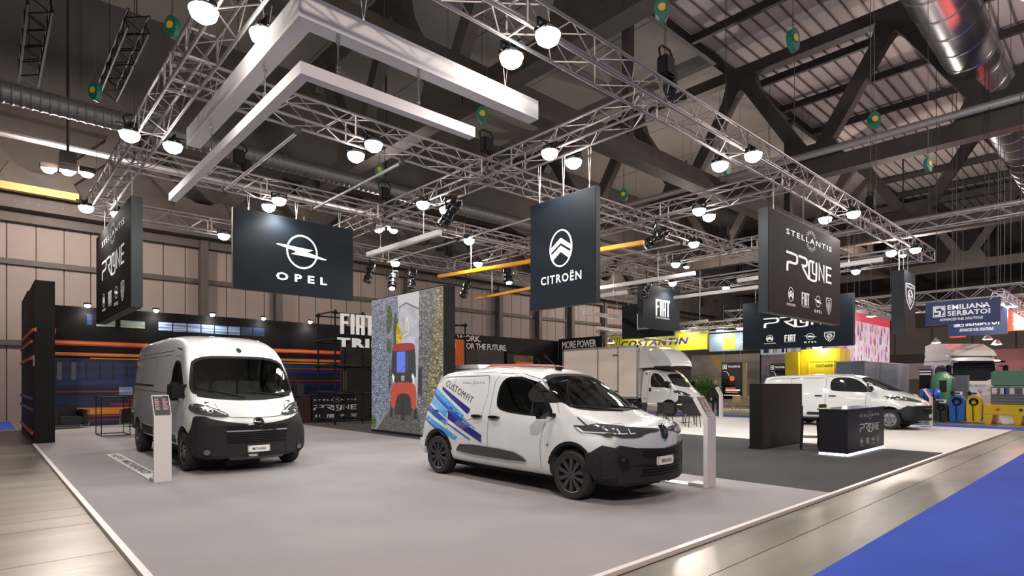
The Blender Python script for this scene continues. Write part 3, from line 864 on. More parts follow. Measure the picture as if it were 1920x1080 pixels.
class Skin:
    """lays patches on a body surface by ray casting"""
    def __init__(s, me):
        s.bvh = BVHTree.FromPolygons([v.co for v in me.vertices], [tuple(p.vertices) for p in me.polygons])
    def hit(s, a, b, view):
        if view == 'R': o, d = Vector((a, -5, b)), Vector((0, 1, 0))
        elif view == 'L': o, d = Vector((a, 5, b)), Vector((0, -1, 0))
        elif view == 'F': o, d = Vector((8, a, b)), Vector((-1, 0, 0))
        elif view == 'B': o, d = Vector((-12, a, b)), Vector((1, 0, 0))
        else: o, d = Vector((a, b, 8)), Vector((0, 0, -1))
        h = s.bvh.ray_cast(o, d)
        if h[0] is None:
            h0 = s.bvh.find_nearest(o+d*(5 if view in 'RL' else 7.5 if view == 'F' else 6))
            return Vector(h0[0]), Vector(h0[1])
        return h[0], h[1]
    def patch(s, shape, view, name, m, parent, off=.004, t=0.0, grid=.09, label=None, smooth=True):
        bm = bmesh.new()
        vs = [bm.verts.new((x, y, 0)) for x, y in shape[0]]
        for f in shape[1]:
            try: bm.faces.new([vs[i] for i in f])
            except ValueError: pass
        xa, xb, ya, yb = s_bounds(shape)
        if grid:
            for k in range(int((xb-xa)/grid)):
                c = xa+(k+1)*grid-.0001
                bmesh.ops.bisect_plane(bm, geom=bm.verts[:]+bm.edges[:]+bm.faces[:], plane_co=(c, 0, 0), plane_no=(1, 0, 0))
            for k in range(int((yb-ya)/grid)):
                c = ya+(k+1)*grid-.0001
                bmesh.ops.bisect_plane(bm, geom=bm.verts[:]+bm.edges[:]+bm.faces[:], plane_co=(0, c, 0), plane_no=(0, 1, 0))
            bmesh.ops.triangulate(bm, faces=[f for f in bm.faces if len(f.verts) > 4])
        dirv = {'R': Vector((0, -1, 0)), 'L': Vector((0, 1, 0)), 'F': Vector((1, 0, 0)), 'B': Vector((-1, 0, 0)), 'T': Vector((0, 0, 1))}[view]
        for v in bm.verts:
            p, n = s.hit(v.co.x, v.co.y, view)
            if n.dot(dirv) < 0: n = -n
            v.co = p+(n*.6+dirv*.4).normalized()*(off+t)
        if t:
            geo = bmesh.ops.extrude_face_region(bm, geom=bm.faces[:])
            for v in [g for g in geo['geom'] if isinstance(g, bmesh.types.BMVert)]: pass
            top = [g for g in geo['geom'] if isinstance(g, bmesh.types.BMVert)]
            tops = set(top)
            for v in bm.verts:
                if v not in tops: v.co = v.co-dirv*(t+off+.006)
        bmesh.ops.recalc_face_normals(bm, faces=bm.faces[:])
        # make sure the sheet looks outward
        if not t and bm.faces:
            bm.normal_update()
            sm = sum((f.normal.dot(dirv) for f in bm.faces))
            if sm < 0: bmesh.ops.reverse_faces(bm, faces=bm.faces[:])
        me = bpy.data.meshes.new(name); bm.to_mesh(me); bm.free()
        me.materials.append(m)
        if smooth:
            me.polygons.foreach_set('use_smooth', [True]*len(me.polygons)); me.set_sharp_from_angle(angle=R(40))
        return link(name, me, parent, label=label)
def mirx(shape): return ([(x, y) for x, y in shape[0]], shape[1])
def miry(shape): return ([(-x, y) for x, y in shape[0]], [tuple(reversed(f)) for f in shape[1]])

def make_wheel(name, parent, x, y, z, r, wd, spokes, m_rim, side, rim_r=.66, style='alloy'):
    """side -1 = outer face looks to -y"""
    o = side
    hw = wd/2
    rr = r*rim_r
    tire = MB().lathe([(rr, -hw), (r*.93, -hw*1.02), (r*.985, -hw*.80), (r, -hw*.5), (r, hw*.5), (r*.985, hw*.80), (r*.93, hw*1.02), (rr, hw)], 'y', 40, cap=False)
    w_ = tire.build(name, RUBBER, parent, (x, y, z), smooth=True)
    e = o*hw
    MB().lathe([(rr, e*.98), (rr*.95, e*.90), (rr*.93, e*.55), (rr*.92, -e*.9)], 'y', 36, cap=False).lathe([(0, e*.35), (rr*.93, e*.30)], 'y', 28, cap=False).build('rim', m_rim, w_, smooth=True)
    MB().lathe([(0, e*.80), (rr*.16, e*.80), (rr*.2, e*.70), (rr*.2, e*.4)], 'y', 20, cap=False).build('hub_cap', m_rim, w_, smooth=True)
    if style == 'alloy':
        sp = MB().prism([(-rr*.055, rr*.12), (-rr*.13, rr*.93), (rr*.13, rr*.93), (rr*.055, rr*.12)], e*.62, e*.86, 'y').mesh('spoke', m_rim)
        for k in range(spokes): link('spoke', sp, w_, rot=(0, 2*PI*k/spokes, 0))
    else:
        for k in range(spokes):
            a = 2*PI*k/spokes
            pass
        mb = MB().lathe([(rr*.3, e*.72), (rr*.62, e*.80), (rr*.78, e*.62), (rr*.93, e*.62)], 'y', 32, cap=False)
        mb.build('wheel_disc', m_rim, w_, smooth=True)
        hol = MB().cbox(0, 0, 0, rr*.20, .012, rr*.12); hm = MB().box(-rr*.08, rr*.08, e*.70-.01, e*.80+.012*o, rr*.60, rr*.76).mesh('vent_hole', BLACK_MATT)
        for k in range(spokes): link('vent_hole', hm, w_, rot=(0, 2*PI*k/spokes, 0))
    return w_
def seat(parent, x, y, z, hr=True):
    MB().bbox(x-.25, x+.27, y-.24, y+.24, z, z+.16, .05).bbox(x-.33, x-.20, y-.24, y+.24, z+.1, z+.70, .05).bbox(x-.34, x-.24, y-.13, y+.13, z+.72, z+.90, .04).build('seat', SEAT_FABRIC, parent, smooth=True)
def steering(parent, x, y, z, tilt=.5):
    mb = MB()
    n = 24
    pts = [(0, .18*math.cos(2*PI*i/n), .18*math.sin(2*PI*i/n)) for i in range(n)]
    q = Matrix.Rotation(-tilt, 4, 'Y')
    pts = [Vector((x, y, z))+q @ Vector(p) for p in pts]; pts.append(pts[0])
    mb.path(pts, .016, 6)
    for k in (0, 8, 16): mb.tube(pts[k], (x, y, z), .014, 5)
    mb.lathe([(.05, -.02), (.05, .02)], 'x', 12, (x, y, z)).build('steering_wheel', BLACK_MATT, parent, smooth=True)
def wiper(parent, sk, p, q):
    a, _ = sk.hit(p[0], p[1], 'F'); b, _ = sk.hit(q[0], q[1], 'F')
    a = a+Vector((.03, 0, .01)); b = b+Vector((.025, 0, .01)); m = a.lerp(b, .45)
    mb = MB().path([a, m, a.lerp(b, .8)], .011, 6)
    k = 10
    mb.path([sk.hit(p[0]+(q[0]-p[0])*(.25+.85*i/k), p[1]+(q[1]-p[1])*(.25+.85*i/k), 'F')[0]+Vector((.018, 0, .006)) for i in range(k+1)], .010, 5)
    mb.build('wiper', BLACK_MATT, parent)
def mirror(parent, x, y, z, s, w_=.12, h_=.30, d_=.20, m=BLACK_MATT, arm=True):
    mb = MB().bbox(x-.09, x+.09, s*(y+.10)-.0 if s > 0 else s*(y+.10)-d_, s*(y+.10)+d_ if s > 0 else s*(y+.10), z, z+h_, .045)
    o = mb.build('door_mirror', m, parent, smooth=True)
    if arm:
        MB().beam((x, s*(y-.06), z+.06), (x, s*(y+.13), z+.08), .10, .07).beam((x, s*(y-.06), z+h_-.06), (x, s*(y+.13), z+h_-.08), .08, .05).build('mirror_arm', m, o, smooth=True)
    yy0, yy1 = sorted((s*(y+.13), s*(y+.07+d_)))
    MB().box(x-.096, x-.088, yy0, yy1, z+.04, z+h_-.04).build('mirror_glass', CHROME, o)
    return o
def arches(x, r, W): return MB().lathe([(r, -W-.3), (r, -W+.28)], 'y', 36, (x, 0, r*.90)), MB().lathe([(r, W-.28), (r, W+.3)], 'y', 36, (x, 0, r*.90))
def plate(sk, parent, txt, z0, z1, w2, off=.02, cy=0):
    pl = sk.patch(s_rect(cy-w2, z0, cy+w2, z1), 'F', 'number_plate', PRINT_WHITE, parent, off=off, t=.012)
    sk.patch(s_fit(s_text(txt, .012, 1.0), cy-w2*.62, z0+(z1-z0)*.30, cy+w2*.62, z1-(z1-z0)*.28), 'F', 'plate_lettering', PRINT_BLACK, pl, off=off+.018, grid=0)
    sk.patch(s_stroke([(cy-w2+.008, z0+.008), (cy+w2-.008, z0+.008), (cy+w2-.008, z1-.008), (cy-w2+.008, z1-.008)], .006, True), 'F', 'plate_border', PRINT_BLACK, pl, off=off+.016, grid=0)
def finish_body(me, root, cut, paint=WHITE_PAINT):
    me.materials.clear(); me.materials.append(paint)
    if cut:
        cm = []
        for c in cut: cm.append(c.mesh('cut', CABIN_DARK))
        me2 = boolean_cut(me, cm)
    else: me2 = me
    me2.polygons.foreach_set('use_smooth', [True]*len(me2.polygons)); me2.set_sharp_from_angle(angle=R(35))
    return link('body_shell', me2, root)
SEAM = mat('panel_gap', (0.06, 0.06, 0.062), 0.8)
def seam(sk, body, pts, view='R', w_=.008, m=None, name='panel_gap', off=.0015):
    return sk.patch(s_stroke(pts, w_, False, seg=.06), view, name, m or SEAM, body, off=off, grid=0)

# ---------------------------------------------------------------- large high-roof van (left)
def large_van(loc, label):
    root = thing('high_roof_van', label, 'van', loc, -PI/2)
    st = [(-5.02, .45, 2.42, .93, .80, .22, 1.1, .02, 0), (-4.98, .42, 2.50, .995, .85, .20, 1.1, .02, 0), (-4.6, .40, 2.55, 1.02, .86, .18, 1.1, 0, 0),
          (-3.2, .38, 2.58, 1.025, .87, .18, 1.1, 0, 0), (-1.9, .38, 2.58, 1.025, .87, .18, 1.1, 0, 0), (-1.15, .38, 2.55, 1.025, .86, .2, 1.1, 0, .02),
          (-.62, .36, 2.43, 1.02, .86, .20, 1.1, 0, .06), (-.30, .34, 2.23, 1.02, .90, .14, 1.15, 0, .11), (-.02, .32, 1.93, 1.02, .93, .11, 1.15, 0, .16),
          (.28, .30, 1.56, 1.015, .94, .10, 1.05, 0, .23), (.46, .28, 1.33, 1.01, .95, .10, .95, 0, .26), (.66, .27, 1.20, .995, .92, .12, .9, 0, .28),
          (.84, .26, 1.06, .97, .88, .12, .8, 0, .29), (.94, .26, .93, .95, .86, .12, .7, 0, .29), (.97, .28, .84, .90, .82, .10, .6, 0, .28)]
    raw = subsurf(body_mesh(st)); sk = Skin(raw)
    ws = chaikin([(-.91, 1.48), (-.86, 1.80), (-.78, 2.08), (0, 2.10), (.78, 2.08), (.86, 1.80), (.91, 1.48), (.85, 1.40), (0, 1.345), (-.85, 1.40)], 2)
    sw = chaikin([(-1.10, 1.42), (-1.10, 2.02), (-.72, 2.02), (-.50, 1.92), (-.12, 1.52), (-.05, 1.36)], 1)
    sw_in = [(x*.97-.02, 1.69+(z-1.69)*.93) for x, z in sw]
    ws_in = [(y*.98, 1.73+(z-1.73)*.97) for y, z in ws]
    cav = MB().prism([(-1.35, .75), (-1.35, 2.32), (-.72, 2.26), (-.36, 2.06), (.12, 1.56), (.28, 1.30), (.28, .75)], -.86, .86)
    a1, a2 = arches(0, .43, 1.02); a3, a4 = arches(-4.05, .43, 1.02)
    body = finish_body(raw, root, [cav, MB().prism(ws_in, -.5, 2.0, 'x'), MB().prism(sw_in, -2, 2), a1, a2, a3, a4])
    for s in ('R', 'L'):
        sk.patch(s_poly(sw), s, 'side_window', GLASS_DARK, root, off=.003)
        sk.patch(s_stroke(sw, .035, True), s, 'window_seal', BLACK_MATT, body, off=.006, grid=0)
        # door gaps, sliding rail, lower black mouldings
        seam(sk, body, [(-1.24, .48), (-1.24, 2.0), (-1.1, 2.12), (-.68, 2.12)], s)
        seam(sk, body, [(-.68, 2.12), (-.42, 1.98), (.02, 1.5), (.10, 1.2), (.0, .95)], s)
        seam(sk, body, [(-2.55, .50), (-2.55, 2.16), (-1.30, 2.16)], s)
        seam(sk, body, [(-4.9, 2.24), (-1.2, 2.24)], s, .012)
        seam(sk, body, [(-4.9, 2.16), (-2.68, 2.16), (-2.68, 1.52)], s, .010)
        seam(sk, body, [(-4.96, 1.58), (-2.62, 1.54)], s, .045, BLACK_MATT, 'sliding_door_rail')
        seam(sk, body, [(-4.9, 1.46), (-1.3, 1.40), (-.2, 1.24)], s, .014)
        sk.patch(s_poly([(-3.55, .50), (-3.50, .70), (-1.28, .66), (-1.28, .50)]), s, 'side_moulding', GREY_PLASTIC, root, off=.004, t=.02)
        sk.patch(s_poly([(-1.18, .48), (-1.18, .64), (-.60, .62), (-.52, .48)]), s, 'side_moulding', GREY_PLASTIC, root, off=.004, t=.02)
        sk.patch(s_poly([(-5.0, .52), (-5.0, .95), (-4.6, .90), (-4.52, .52)]), s, 'rear_corner_moulding', GREY_PLASTIC, root, off=.004, t=.02)
        sk.patch(s_rect(-1.46, 1.22, -1.30, 1.34), s, 'door_handle', BLACK_MATT, root, off=.01, t=.03)
        # wheel-arch lip
        lip = [(.46*math.cos(a), .387+.46*math.sin(a)) for a in [PI*i/14 for i in range(15)]]
        seam(sk, body, [(x-4.05, z) for x, z in lip[1:14]], s, .03, WHITE_PAINT, 'arch_lip', .012)
        seam(sk, body, [(x, z) for x, z in lip[4:14]], s, .03, WHITE_PAINT, 'arch_lip', .012)
    pane = sk.patch(s_poly(ws), 'F', 'windscreen', GLASS, root, off=.003, grid=.07)
    sk.patch(s_stroke(ws, .05, True), 'F', 'windscreen_seal', BLACK_MATT, pane, off=.006, grid=0)
    sk.patch(s_poly(chaikin([(-.84, 1.42), (-.84, 1.33), (0, 1.26), (.84, 1.33), (.84, 1.42), (0, 1.36)], 1)), 'F', 'scuttle_panel', BLACK_MATT, root, off=.006, grid=.07)
    wiper(root, sk, (-.10, 1.33), (-.80, 1.50)); wiper(root, sk, (.72, 1.35), (.02, 1.42))
    # bonnet cut, bumper in grained plastic, grille, lamps
    seam(sk, body, [(-.62, 1.22), (-.56, 1.05), (-.42, .985), (0, .965), (.42, .985), (.56, 1.05), (.62, 1.22)], 'F', .012)
    for s in (-1, 1):
        f = (lambda p: p) if s < 0 else (lambda p: [(-a, b) for a, b in p])
        bp = f([(-.99, .30), (-1.0, .66), (-.93, .98), (-.90, 1.01), (-.80, 1.00), (-.60, .87), (-.53, .80), (-.50, .50), (-.50, .25), (-.90, .25)])
        bo = sk.patch(s_poly(bp), 'F', 'bumper_corner', GREY_PLASTIC, root, off=.006, t=.03, grid=.06)
        sk.patch(s_poly([(.36, .26), (.42, .62), (.66, .97), (.90, .60), (1.0, .30)]) if False else s_poly([(.50, .28), (.50, .52), (.56, .78), (.70, .97), (.97, .85), (.97, .28)]), 'R' if s < 0 else 'L', 'bumper_side', GREY_PLASTIC, root, off=.006, t=.025, grid=.06)
        hl = chaikin(f([(-.93, 1.24), (-.97, 1.14), (-.90, 1.04), (-.60, .99), (-.44, 1.00), (-.52, 1.08), (-.72, 1.18)]), 1)
        h = sk.patch(s_poly(hl), 'F', 'headlight', mat('headlamp_glass', (0.06, 0.062, 0.065), .05, coat=1.0), root, off=.01, t=.012, grid=.05)
        for k, (cy, cz, rr) in enumerate(((-.84, 1.13, .055), (-.72, 1.09, .05), (-.60, 1.045, .035))):
            sk.patch(s_ring(s*abs(cy), cz, rr, rr*.8, rr*.45, 14), 'F', 'lamp_reflector', CHROME, h, off=.03, grid=0)
        sk.patch(s_stroke(f([(-.93, 1.20), (-.72, 1.15), (-.50, 1.03)]), .014), 'F', 'daylight_strip', mat('light_strip', (.8, .8, .82), .3), h, off=.03, grid=0)
        fo = sk.patch(s_disc(s*.80, .385, .05, 14), 'F', 'fog_lamp', RIM_SILVER, root, off=.035, t=.015, grid=0)
        sk.patch(s_ring(s*.80, .385, .065, .065, .016, 16), 'F', 'fog_lamp_ring', BLACK_MATT, fo, off=.05, grid=0)
    sk.patch(s_poly([(-.53, .25), (-.53, .80), (.53, .80), (.53, .25)]), 'F', 'bumper_centre', GREY_PLASTIC, root, off=.004, t=.022, grid=.08)
    g = sk.patch(s_poly([(-.52, .53), (-.56, .81), (-.50, .84), (.50, .84), (.56, .81), (.52, .53)]), 'F', 'grille', BLACK_MATT, root, off=.028, t=.006, grid=.08)
    for k in range(6): sk.patch(s_rect(-.49, .555+k*.034, .49, .567+k*.034), 'F', 'grille_slat', GREY_PLASTIC, g, off=.034, t=.010, grid=.12)
    sk.patch(s_rect(-.52, .735, .52, .757), 'F', 'chrome_strip', CHROME, root, off=.034, t=.012, grid=.1)
    sk.patch(s_rect(-.46, .262, .46, .285), 'F', 'skid_strip', RIM_SILVER, root, off=.034, t=.012, grid=.1)
    lg = sk.patch(s_disc(0, .885, .088, 24), 'F', 'badge', BLACK_GLOSS, root, off=.02, t=.015, grid=0)
    sk.patch(s_xf(emb_opel(False), .075, .075, 0, .885), 'F', 'badge_emblem', CHROME, lg, off=.04, grid=0)
    plate(sk, root, 'MOVANO', .36, .475, .19, .035)
    se = sk.patch(s_disc(.05, 2.24, .045, 12), 'F', 'roof_sensor', BLACK_GLOSS, root, off=.004, t=.02, grid=0)
    for s in (-1, 1): sk.patch(s_stroke([(s*.46, 2.18), (s*.58, 2.42)], .02), 'F', 'roof_flute', WHITE_PAINT, body, off=.004, t=.008, grid=0)
    # mirrors, wheels, cabin
    for s in (-1, 1): mirror(root, -.06, .93, 1.28, s, h_=.34, d_=.21)
    for x in (0, -4.05):
        for s in (-1, 1): make_wheel('wheel', root, x, s*.90, .355, .355, .23, 12, RIM_SILVER, s, .62, 'steel')
    for s in (-.55, .0, .45): seat(root, -.75, s, .95)
    MB().bbox(-.05, .50, -.82, .82, 1.02, 1.26, .06).bbox(-.12, .1, -.2, .2, 1.0, 1.33, .04).build('dashboard', CABIN_DARK, root, smooth=True)
    steering(root, -.18, .42, 1.30, .9)
    MB().box(-1.34, -1.30, -.80, .80, .8, 2.25).build('bulkhead', CABIN_DARK, root)
    MB().box(-4.9, .7, -.75, .75, .22, .42).build('underbody', BLACK_MATT, root)
    MB().bbox(.45, .75, -.5, .1, .12, .26, .03).build('undertray', BLACK_MATT, root)
    return root

# ---------------------------------------------------------------- compact van (centre)
def compact_van(loc, label):
    root = thing('compact_van', label, 'van', loc, -PI/2)
    st = [(-3.83, .36, 1.64, .80, .66, .22, .95, .30, 0), (-3.74, .32, 1.72, .90, .70, .24, .95, .28, 0), (-3.5, .28, 1.78, .925, .72, .22, .95, .12, 0), (-3.1, .26, 1.82, .93, .74, .20, .95, 0, 0),
          (-2.2, .24, 1.86, .93, .75, .20, .95, 0, 0), (-1.5, .24, 1.86, .93, .745, .2, .95, 0, .01), (-1.10, .24, 1.82, .93, .72, .2, .95, 0, .04),
          (-.78, .24, 1.72, .93, .70, .17, .98, 0, .09), (-.42, .24, 1.50, .93, .74, .12, 1.0, 0, .15), (-.05, .24, 1.29, .93, .80, .08, .98, 0, .20),
          (.12, .24, 1.20, .93, .83, .10, .95, 0, .22), (.35, .24, 1.135, .925, .80, .13, .85, 0, .24), (.60, .24, 1.08, .91, .78, .13, .8, 0, .26),
          (.77, .24, 1.045, .89, .77, .11, .7, 0, .28), (.865, .24, .985, .87, .77, .09, .62, 0, .28), (.895, .26, .91, .86, .77, .07, .55, 0, .28)]
    raw = subsurf(body_mesh(st)); sk = Skin(raw)
    ws = chaikin([(-.80, 1.235), (-.74, 1.46), (-.62, 1.70), (0, 1.735), (.62, 1.70), (.74, 1.46), (.80, 1.235), (0, 1.205)], 2)
    sw = chaikin([(-1.64, 1.27), (-1.60, 1.68), (-1.16, 1.68), (-.84, 1.55), (-.56, 1.32), (-.38, 1.12), (-.86, 1.13), (-1.48, 1.17)], 2)
    swin = [(-.98+(x+.98)*.97-.0, 1.40+(z-1.40)*.95) for x, z in sw if x < -.50]
    wsin = [(y*.98, 1.47+(z-1.47)*.97) for y, z in ws]
    cav = MB().prism([(-2.0, .5), (-2.0, 1.70), (-1.2, 1.70), (-.80, 1.60), (-.35, 1.34), (.0, 1.12), (.0, .5)], -.72, .72)
    a1, a2 = arches(0, .405, .93); a3, a4 = arches(-3.13, .395, .93)
    body = finish_body(raw, root, [cav, MB().prism(wsin, -1.2, 2.0, 'x'), MB().prism(swin, -2, 2), a1, a2, a3, a4])
    for s in ('R', 'L'):
        sk.patch(s_poly(sw), s, 'side_window', GLASS_DARK, root, off=.003)
        sk.patch(s_stroke(sw, .03, True), s, 'window_seal', BLACK_GLOSS, body, off=.006, grid=0)
        sk.patch(s_poly([(-.62, 1.36), (-.36, 1.12), (-.66, 1.13)]), s, 'quarter_cover', BLACK_GLOSS, root, off=.007)
        sk.patch(s_rect(-.85, 1.14, -.82, 1.53), s, 'window_bar', BLACK_MATT, body, off=.007, grid=0)
        seam(sk, body, [(-1.76, .32), (-1.76, 1.62), (-1.66, 1.755), (-1.2, 1.75), (-.80, 1.65), (-.40, 1.33), (-.30, 1.17)], s)
        seam(sk, body, [(-.56, .30), (-.58, .70), (-.52, 1.0), (-.54, 1.10)], s)
        seam(sk, body, [(-2.84, .32), (-2.84, 1.75), (-1.80, 1.78)], s, .006)
        seam(sk, body, [(-3.56, 1.105), (-2.86, 1.10)], s, .035, BLACK_MATT, 'sliding_door_rail')
        seam(sk, body, [(-3.4, 1.60), (-3.2, 1.70), (-1.95, 1.72), (-1.90, 1.62)], s, .012)
        seam(sk, body, [(-2.6, 1.06), (-2.3, .98), (-1.95, 1.06), (-1.88, 1.40), (-1.92, 1.70)], s, .007)
        sk.patch(s_poly(chaikin([(-2.54, .44), (-2.54, .50), (-2.42, .60), (-1.2, .575), (-.95, .50), (-.84, .42)], 1)), s, 'side_moulding', BLACK_GLOSS, root, off=.006, t=.03)
        for hx in (-2.05, -1.62):
            h = sk.patch(s_poly(chaikin([(hx-.12, 1.03), (hx-.12, 1.08), (hx+.12, 1.08), (hx+.12, 1.03)], 1)), s, 'door_handle', BLACK_GLOSS, root, off=.02, t=.02)
        sk.patch(s_disc(-.42, .72, .02, 10), s, 'indicator', CHROME, root, off=.004, t=.01, grid=0)
        lip = [(.415*math.cos(PI*i/14), .36+.415*math.sin(PI*i/14)) for i in range(15)]
        seam(sk, body, [(x-3.13, z) for x, z in lip[1:14]], s, .045, BLACK_MATT, 'arch_lip', .006)
        seam(sk, body, [(x, z) for x, z in lip[2:14]], s, .045, BLACK_MATT, 'arch_lip', .006)
        sk.patch(s_poly([(-3.80, .34), (-3.80, .60), (-3.62, .60), (-3.60, .34)]), s, 'rear_bumper_corner', WHITE_PAINT, root, off=.01, t=.03)
        sk.patch(s_poly([(.40, .26), (.28, .63), (.50, .77), (.60, .76), (.86, .70), (.86, .26)]), s, 'bumper_side', GREY_PLASTIC, root, off=.005, t=.02, grid=.06)
    # livery on the right side
    C1 = mat('livery_navy', (0.020, 0.018, 0.22), .3, coat=1); C2 = mat('livery_blue', (0.015, 0.09, 0.46), .3, coat=1); C3 = mat('livery_sky', (0.06, 0.36, 0.80), .3, coat=1)
    for pts, m in ((((-3.21, 1.54), (-3.21, 1.485), (-2.32, 1.08), (-2.27, 1.12), (-2.27, 1.17)), C1), (((-3.46, 1.54), (-3.50, 1.46), (-2.41, .98), (-2.40, 1.06)), C3),
                   (((-3.50, 1.47), (-3.52, 1.40), (-2.45, .93), (-2.43, .99)), C2), (((-3.57, 1.40), (-3.59, 1.29), (-2.90, .99), (-2.88, 1.11)), C3), (((-2.86, 1.11), (-2.86, .98), (-1.91, .63), (-1.91, .76)), C1),
                   (((-3.61, 1.25), (-3.63, 1.14), (-2.88, .86), (-2.86, .95)), C2), (((-2.86, .92), (-2.86, .89), (-2.20, .645), (-2.20, .675)), C2), (((-3.66, 1.08), (-3.67, 1.01), (-2.63, .62), (-2.55, .69)), C3),
                   (((-2.84, 1.17), (-2.84, 1.15), (-2.22, .88), (-2.22, .90)), C1), (((-3.66, 1.0), (-3.66, .975), (-2.85, .64), (-2.80, .67)), C2), (((-3.30, 1.37), (-3.2, 1.33), (-2.08, .84), (-2.06, .86)), C3),
                   (((-3.15, 1.33), (-3.15, 1.31), (-2.45, 1.01), (-2.44, 1.03)), C1)):
        sk.patch(s_poly(pts), 'R', 'livery_stripe', m, body, off=.003)
    tx = s_join(s_text('CUSTOM', .0, 1.12)); bx = s_bounds(tx)
    tx = s_join(tx, s_xf(s_text('FIT', -.004, 1.08), 1, 1, bx[1]+.22, 0))
    bb = s_bounds(tx); k = .92/(bb[1]-bb[0])
    sk.patch(s_xf(tx, k, k*1.0, -3.14, 1.56, 0, -.335), 'R', 'livery_lettering', PRINT_BLACK, body, off=.005, grid=0)
    sk.patch(s_fit(emb_stellantis(), -2.62, 1.545, -2.02, 1.66), 'R', 'side_lettering', mat('grey_print', (.25, .25, .26), .5), body, off=.005, grid=0)
    # front
    pane = sk.patch(s_poly(ws), 'F', 'windscreen', GLASS, root, off=.003, grid=.06)
    sk.patch(s_stroke(ws, .04, True), 'F', 'windscreen_seal', BLACK_MATT, pane, off=.006, grid=0)
    wiper(root, sk, (-.05, 1.19), (-.66, 1.26)); wiper(root, sk, (.62, 1.19), (.05, 1.25))
    seam(sk, body, [(.02, -.80), (.20, -.80), (.50, -.70), (.60, -.55)], 'T', .010)
    seam(sk, body, [(.02, .80), (.20, .80), (.50, .70), (.60, .55)], 'T', .010)
    low = s_poly([(-.98, .28), (-.98, .62), (-.72, .78), (-.50, .74), (0, .71), (.50, .74), (.72, .78), (.98, .62), (.98, .28)])
    sk.patch(low, 'F', 'front_bumper', GREY_PLASTIC, root, off=.006, t=.03, grid=.07)
    g = sk.patch(s_poly([(-.42, .64), (-.40, .705), (0, .70), (.40, .705), (.42, .64), (.34, .60), (-.34, .60)]), 'F', 'grille', BLACK_MATT, root, off=.036, t=.006)
    for k in range(2): sk.patch(s_rect(-.37, .625+k*.03, .37, .634+k*.03), 'F', 'grille_slat', GREY_PLASTIC, g, off=.044, t=.008)
    g = sk.patch(s_poly([(-.46, .36), (-.38, .50), (.38, .50), (.46, .36)]), 'F', 'lower_grille', BLACK_MATT, root, off=.036, t=.006)
    for k in range(3): sk.patch(s_rect(-.41, .385+k*.038, .41, .396+k*.038), 'F', 'grille_slat', GREY_PLASTIC, g, off=.044, t=.012)
    for s in (-1, 1):
        f = (lambda p: p) if s < 0 else (lambda p: [(-a, b) for a, b in p])
        hl = chaikin(f([(-.84, 1.03), (-.85, .96), (-.78, .885), (-.46, .875), (-.36, .93), (-.10, .945), (-.10, .98), (-.45, 1.0)]), 1)
        sk.patch(s_poly([(.33, 1.05), (.40, .96), (.50, .89), (.60, .885), (.66, 1.02)]), 'R' if s < 0 else 'L', 'headlight_side', mat('headlamp_glass', (0.06, 0.062, 0.065), .05, coat=1.0), root, off=.008, t=.012, grid=.05)
        h = sk.patch(s_poly(hl), 'F', 'headlight', mat('headlamp_glass', (0.06, 0.062, 0.065), .05, coat=1.0), root, off=.008, t=.012, grid=.05)
        for cy, rr in ((-.80, .045), (-.68, .045), (-.56, .035)):
            sk.patch(s_join(s_stroke([(s*abs(cy)-rr, .985), (s*abs(cy)-rr, .93), (s*abs(cy)+rr, .93)], .012)), 'F', 'lamp_reflector', mat('light_strip', (.8, .8, .82), .3), h, off=.028, grid=0)
        sk.patch(s_rect(*((-.44, .958, -.12, .968) if s < 0 else (.12, .958, .44, .968))), 'F', 'chrome_strip', CHROME, h, off=.028)
        rc = sk.patch(s_poly(f([(-.78, .58), (-.74, .66), (-.62, .60), (-.60, .46), (-.70, .42)])), 'F', 'fog_recess', BLACK_MATT, root, off=.037)
        sk.patch(s_disc(s*.70, .60, .028, 12), 'F', 'fog_lamp', RIM_DARK, rc, off=.045, grid=0)
    lg = sk.patch(s_poly([(.062*math.cos(a), .93+.095*math.sin(a)) for a in [2*PI*i/20 for i in range(20)]]), 'F', 'badge', BLACK_GLOSS, root, off=.02, t=.02, grid=0)
    sk.patch(s_xf(emb_citroen(False), .085, .085, 0, .93), 'F', 'badge_emblem', CHROME, lg, off=.045, grid=0)
    sk.patch(s_poly([(-.52, .52), (-.62, .50), (.62, .50), (.52, .52)]), 'F', 'bumper_rib', BLACK_MATT, root, off=.038)
    plate(sk, root, 'BERLINGO', .495, .61, .185, .045, 0)
    for s in (-1, 1):
        mirror(root, -.38, .90, 1.10, s, h_=.20, d_=.21, m=BLACK_GLOSS, arm=False)
        MB().beam((-.38, s*.86, 1.14), (-.38, s*1.02, 1.16), .1, .05).build('mirror_arm', BLACK_MATT, root)
    for x in (0, -3.13):
        for s in (-1, 1): make_wheel('wheel', root, x, s*.82, .335, .335, .21, 10, RIM_DARK, s, .72)
    for s in (-.36, .36): seat(root, -1.35, s, .52)
    MB().bbox(-.55, .0, -.72, .72, .85, 1.10, .05).build('dashboard', CABIN_DARK, root, smooth=True)
    steering(root, -.72, .36, 1.12, .5)
    MB().bbox(-.70, -.62, -.10, .10, 1.52, 1.60, .02).build('rear_view_mirror', BLACK_MATT, root)
    MB().tube((-1.02, -.05, 1.82), (-1.28, -.12, 2.05), .008, 6).bbox(-1.08, -.96, -.1, .0, 1.80, 1.86, .02).build('roof_aerial', BLACK_MATT, root)
    MB().box(-3.7, .6, -.7, .7, .18, .32).build('underbody', BLACK_MATT, root)
    return root

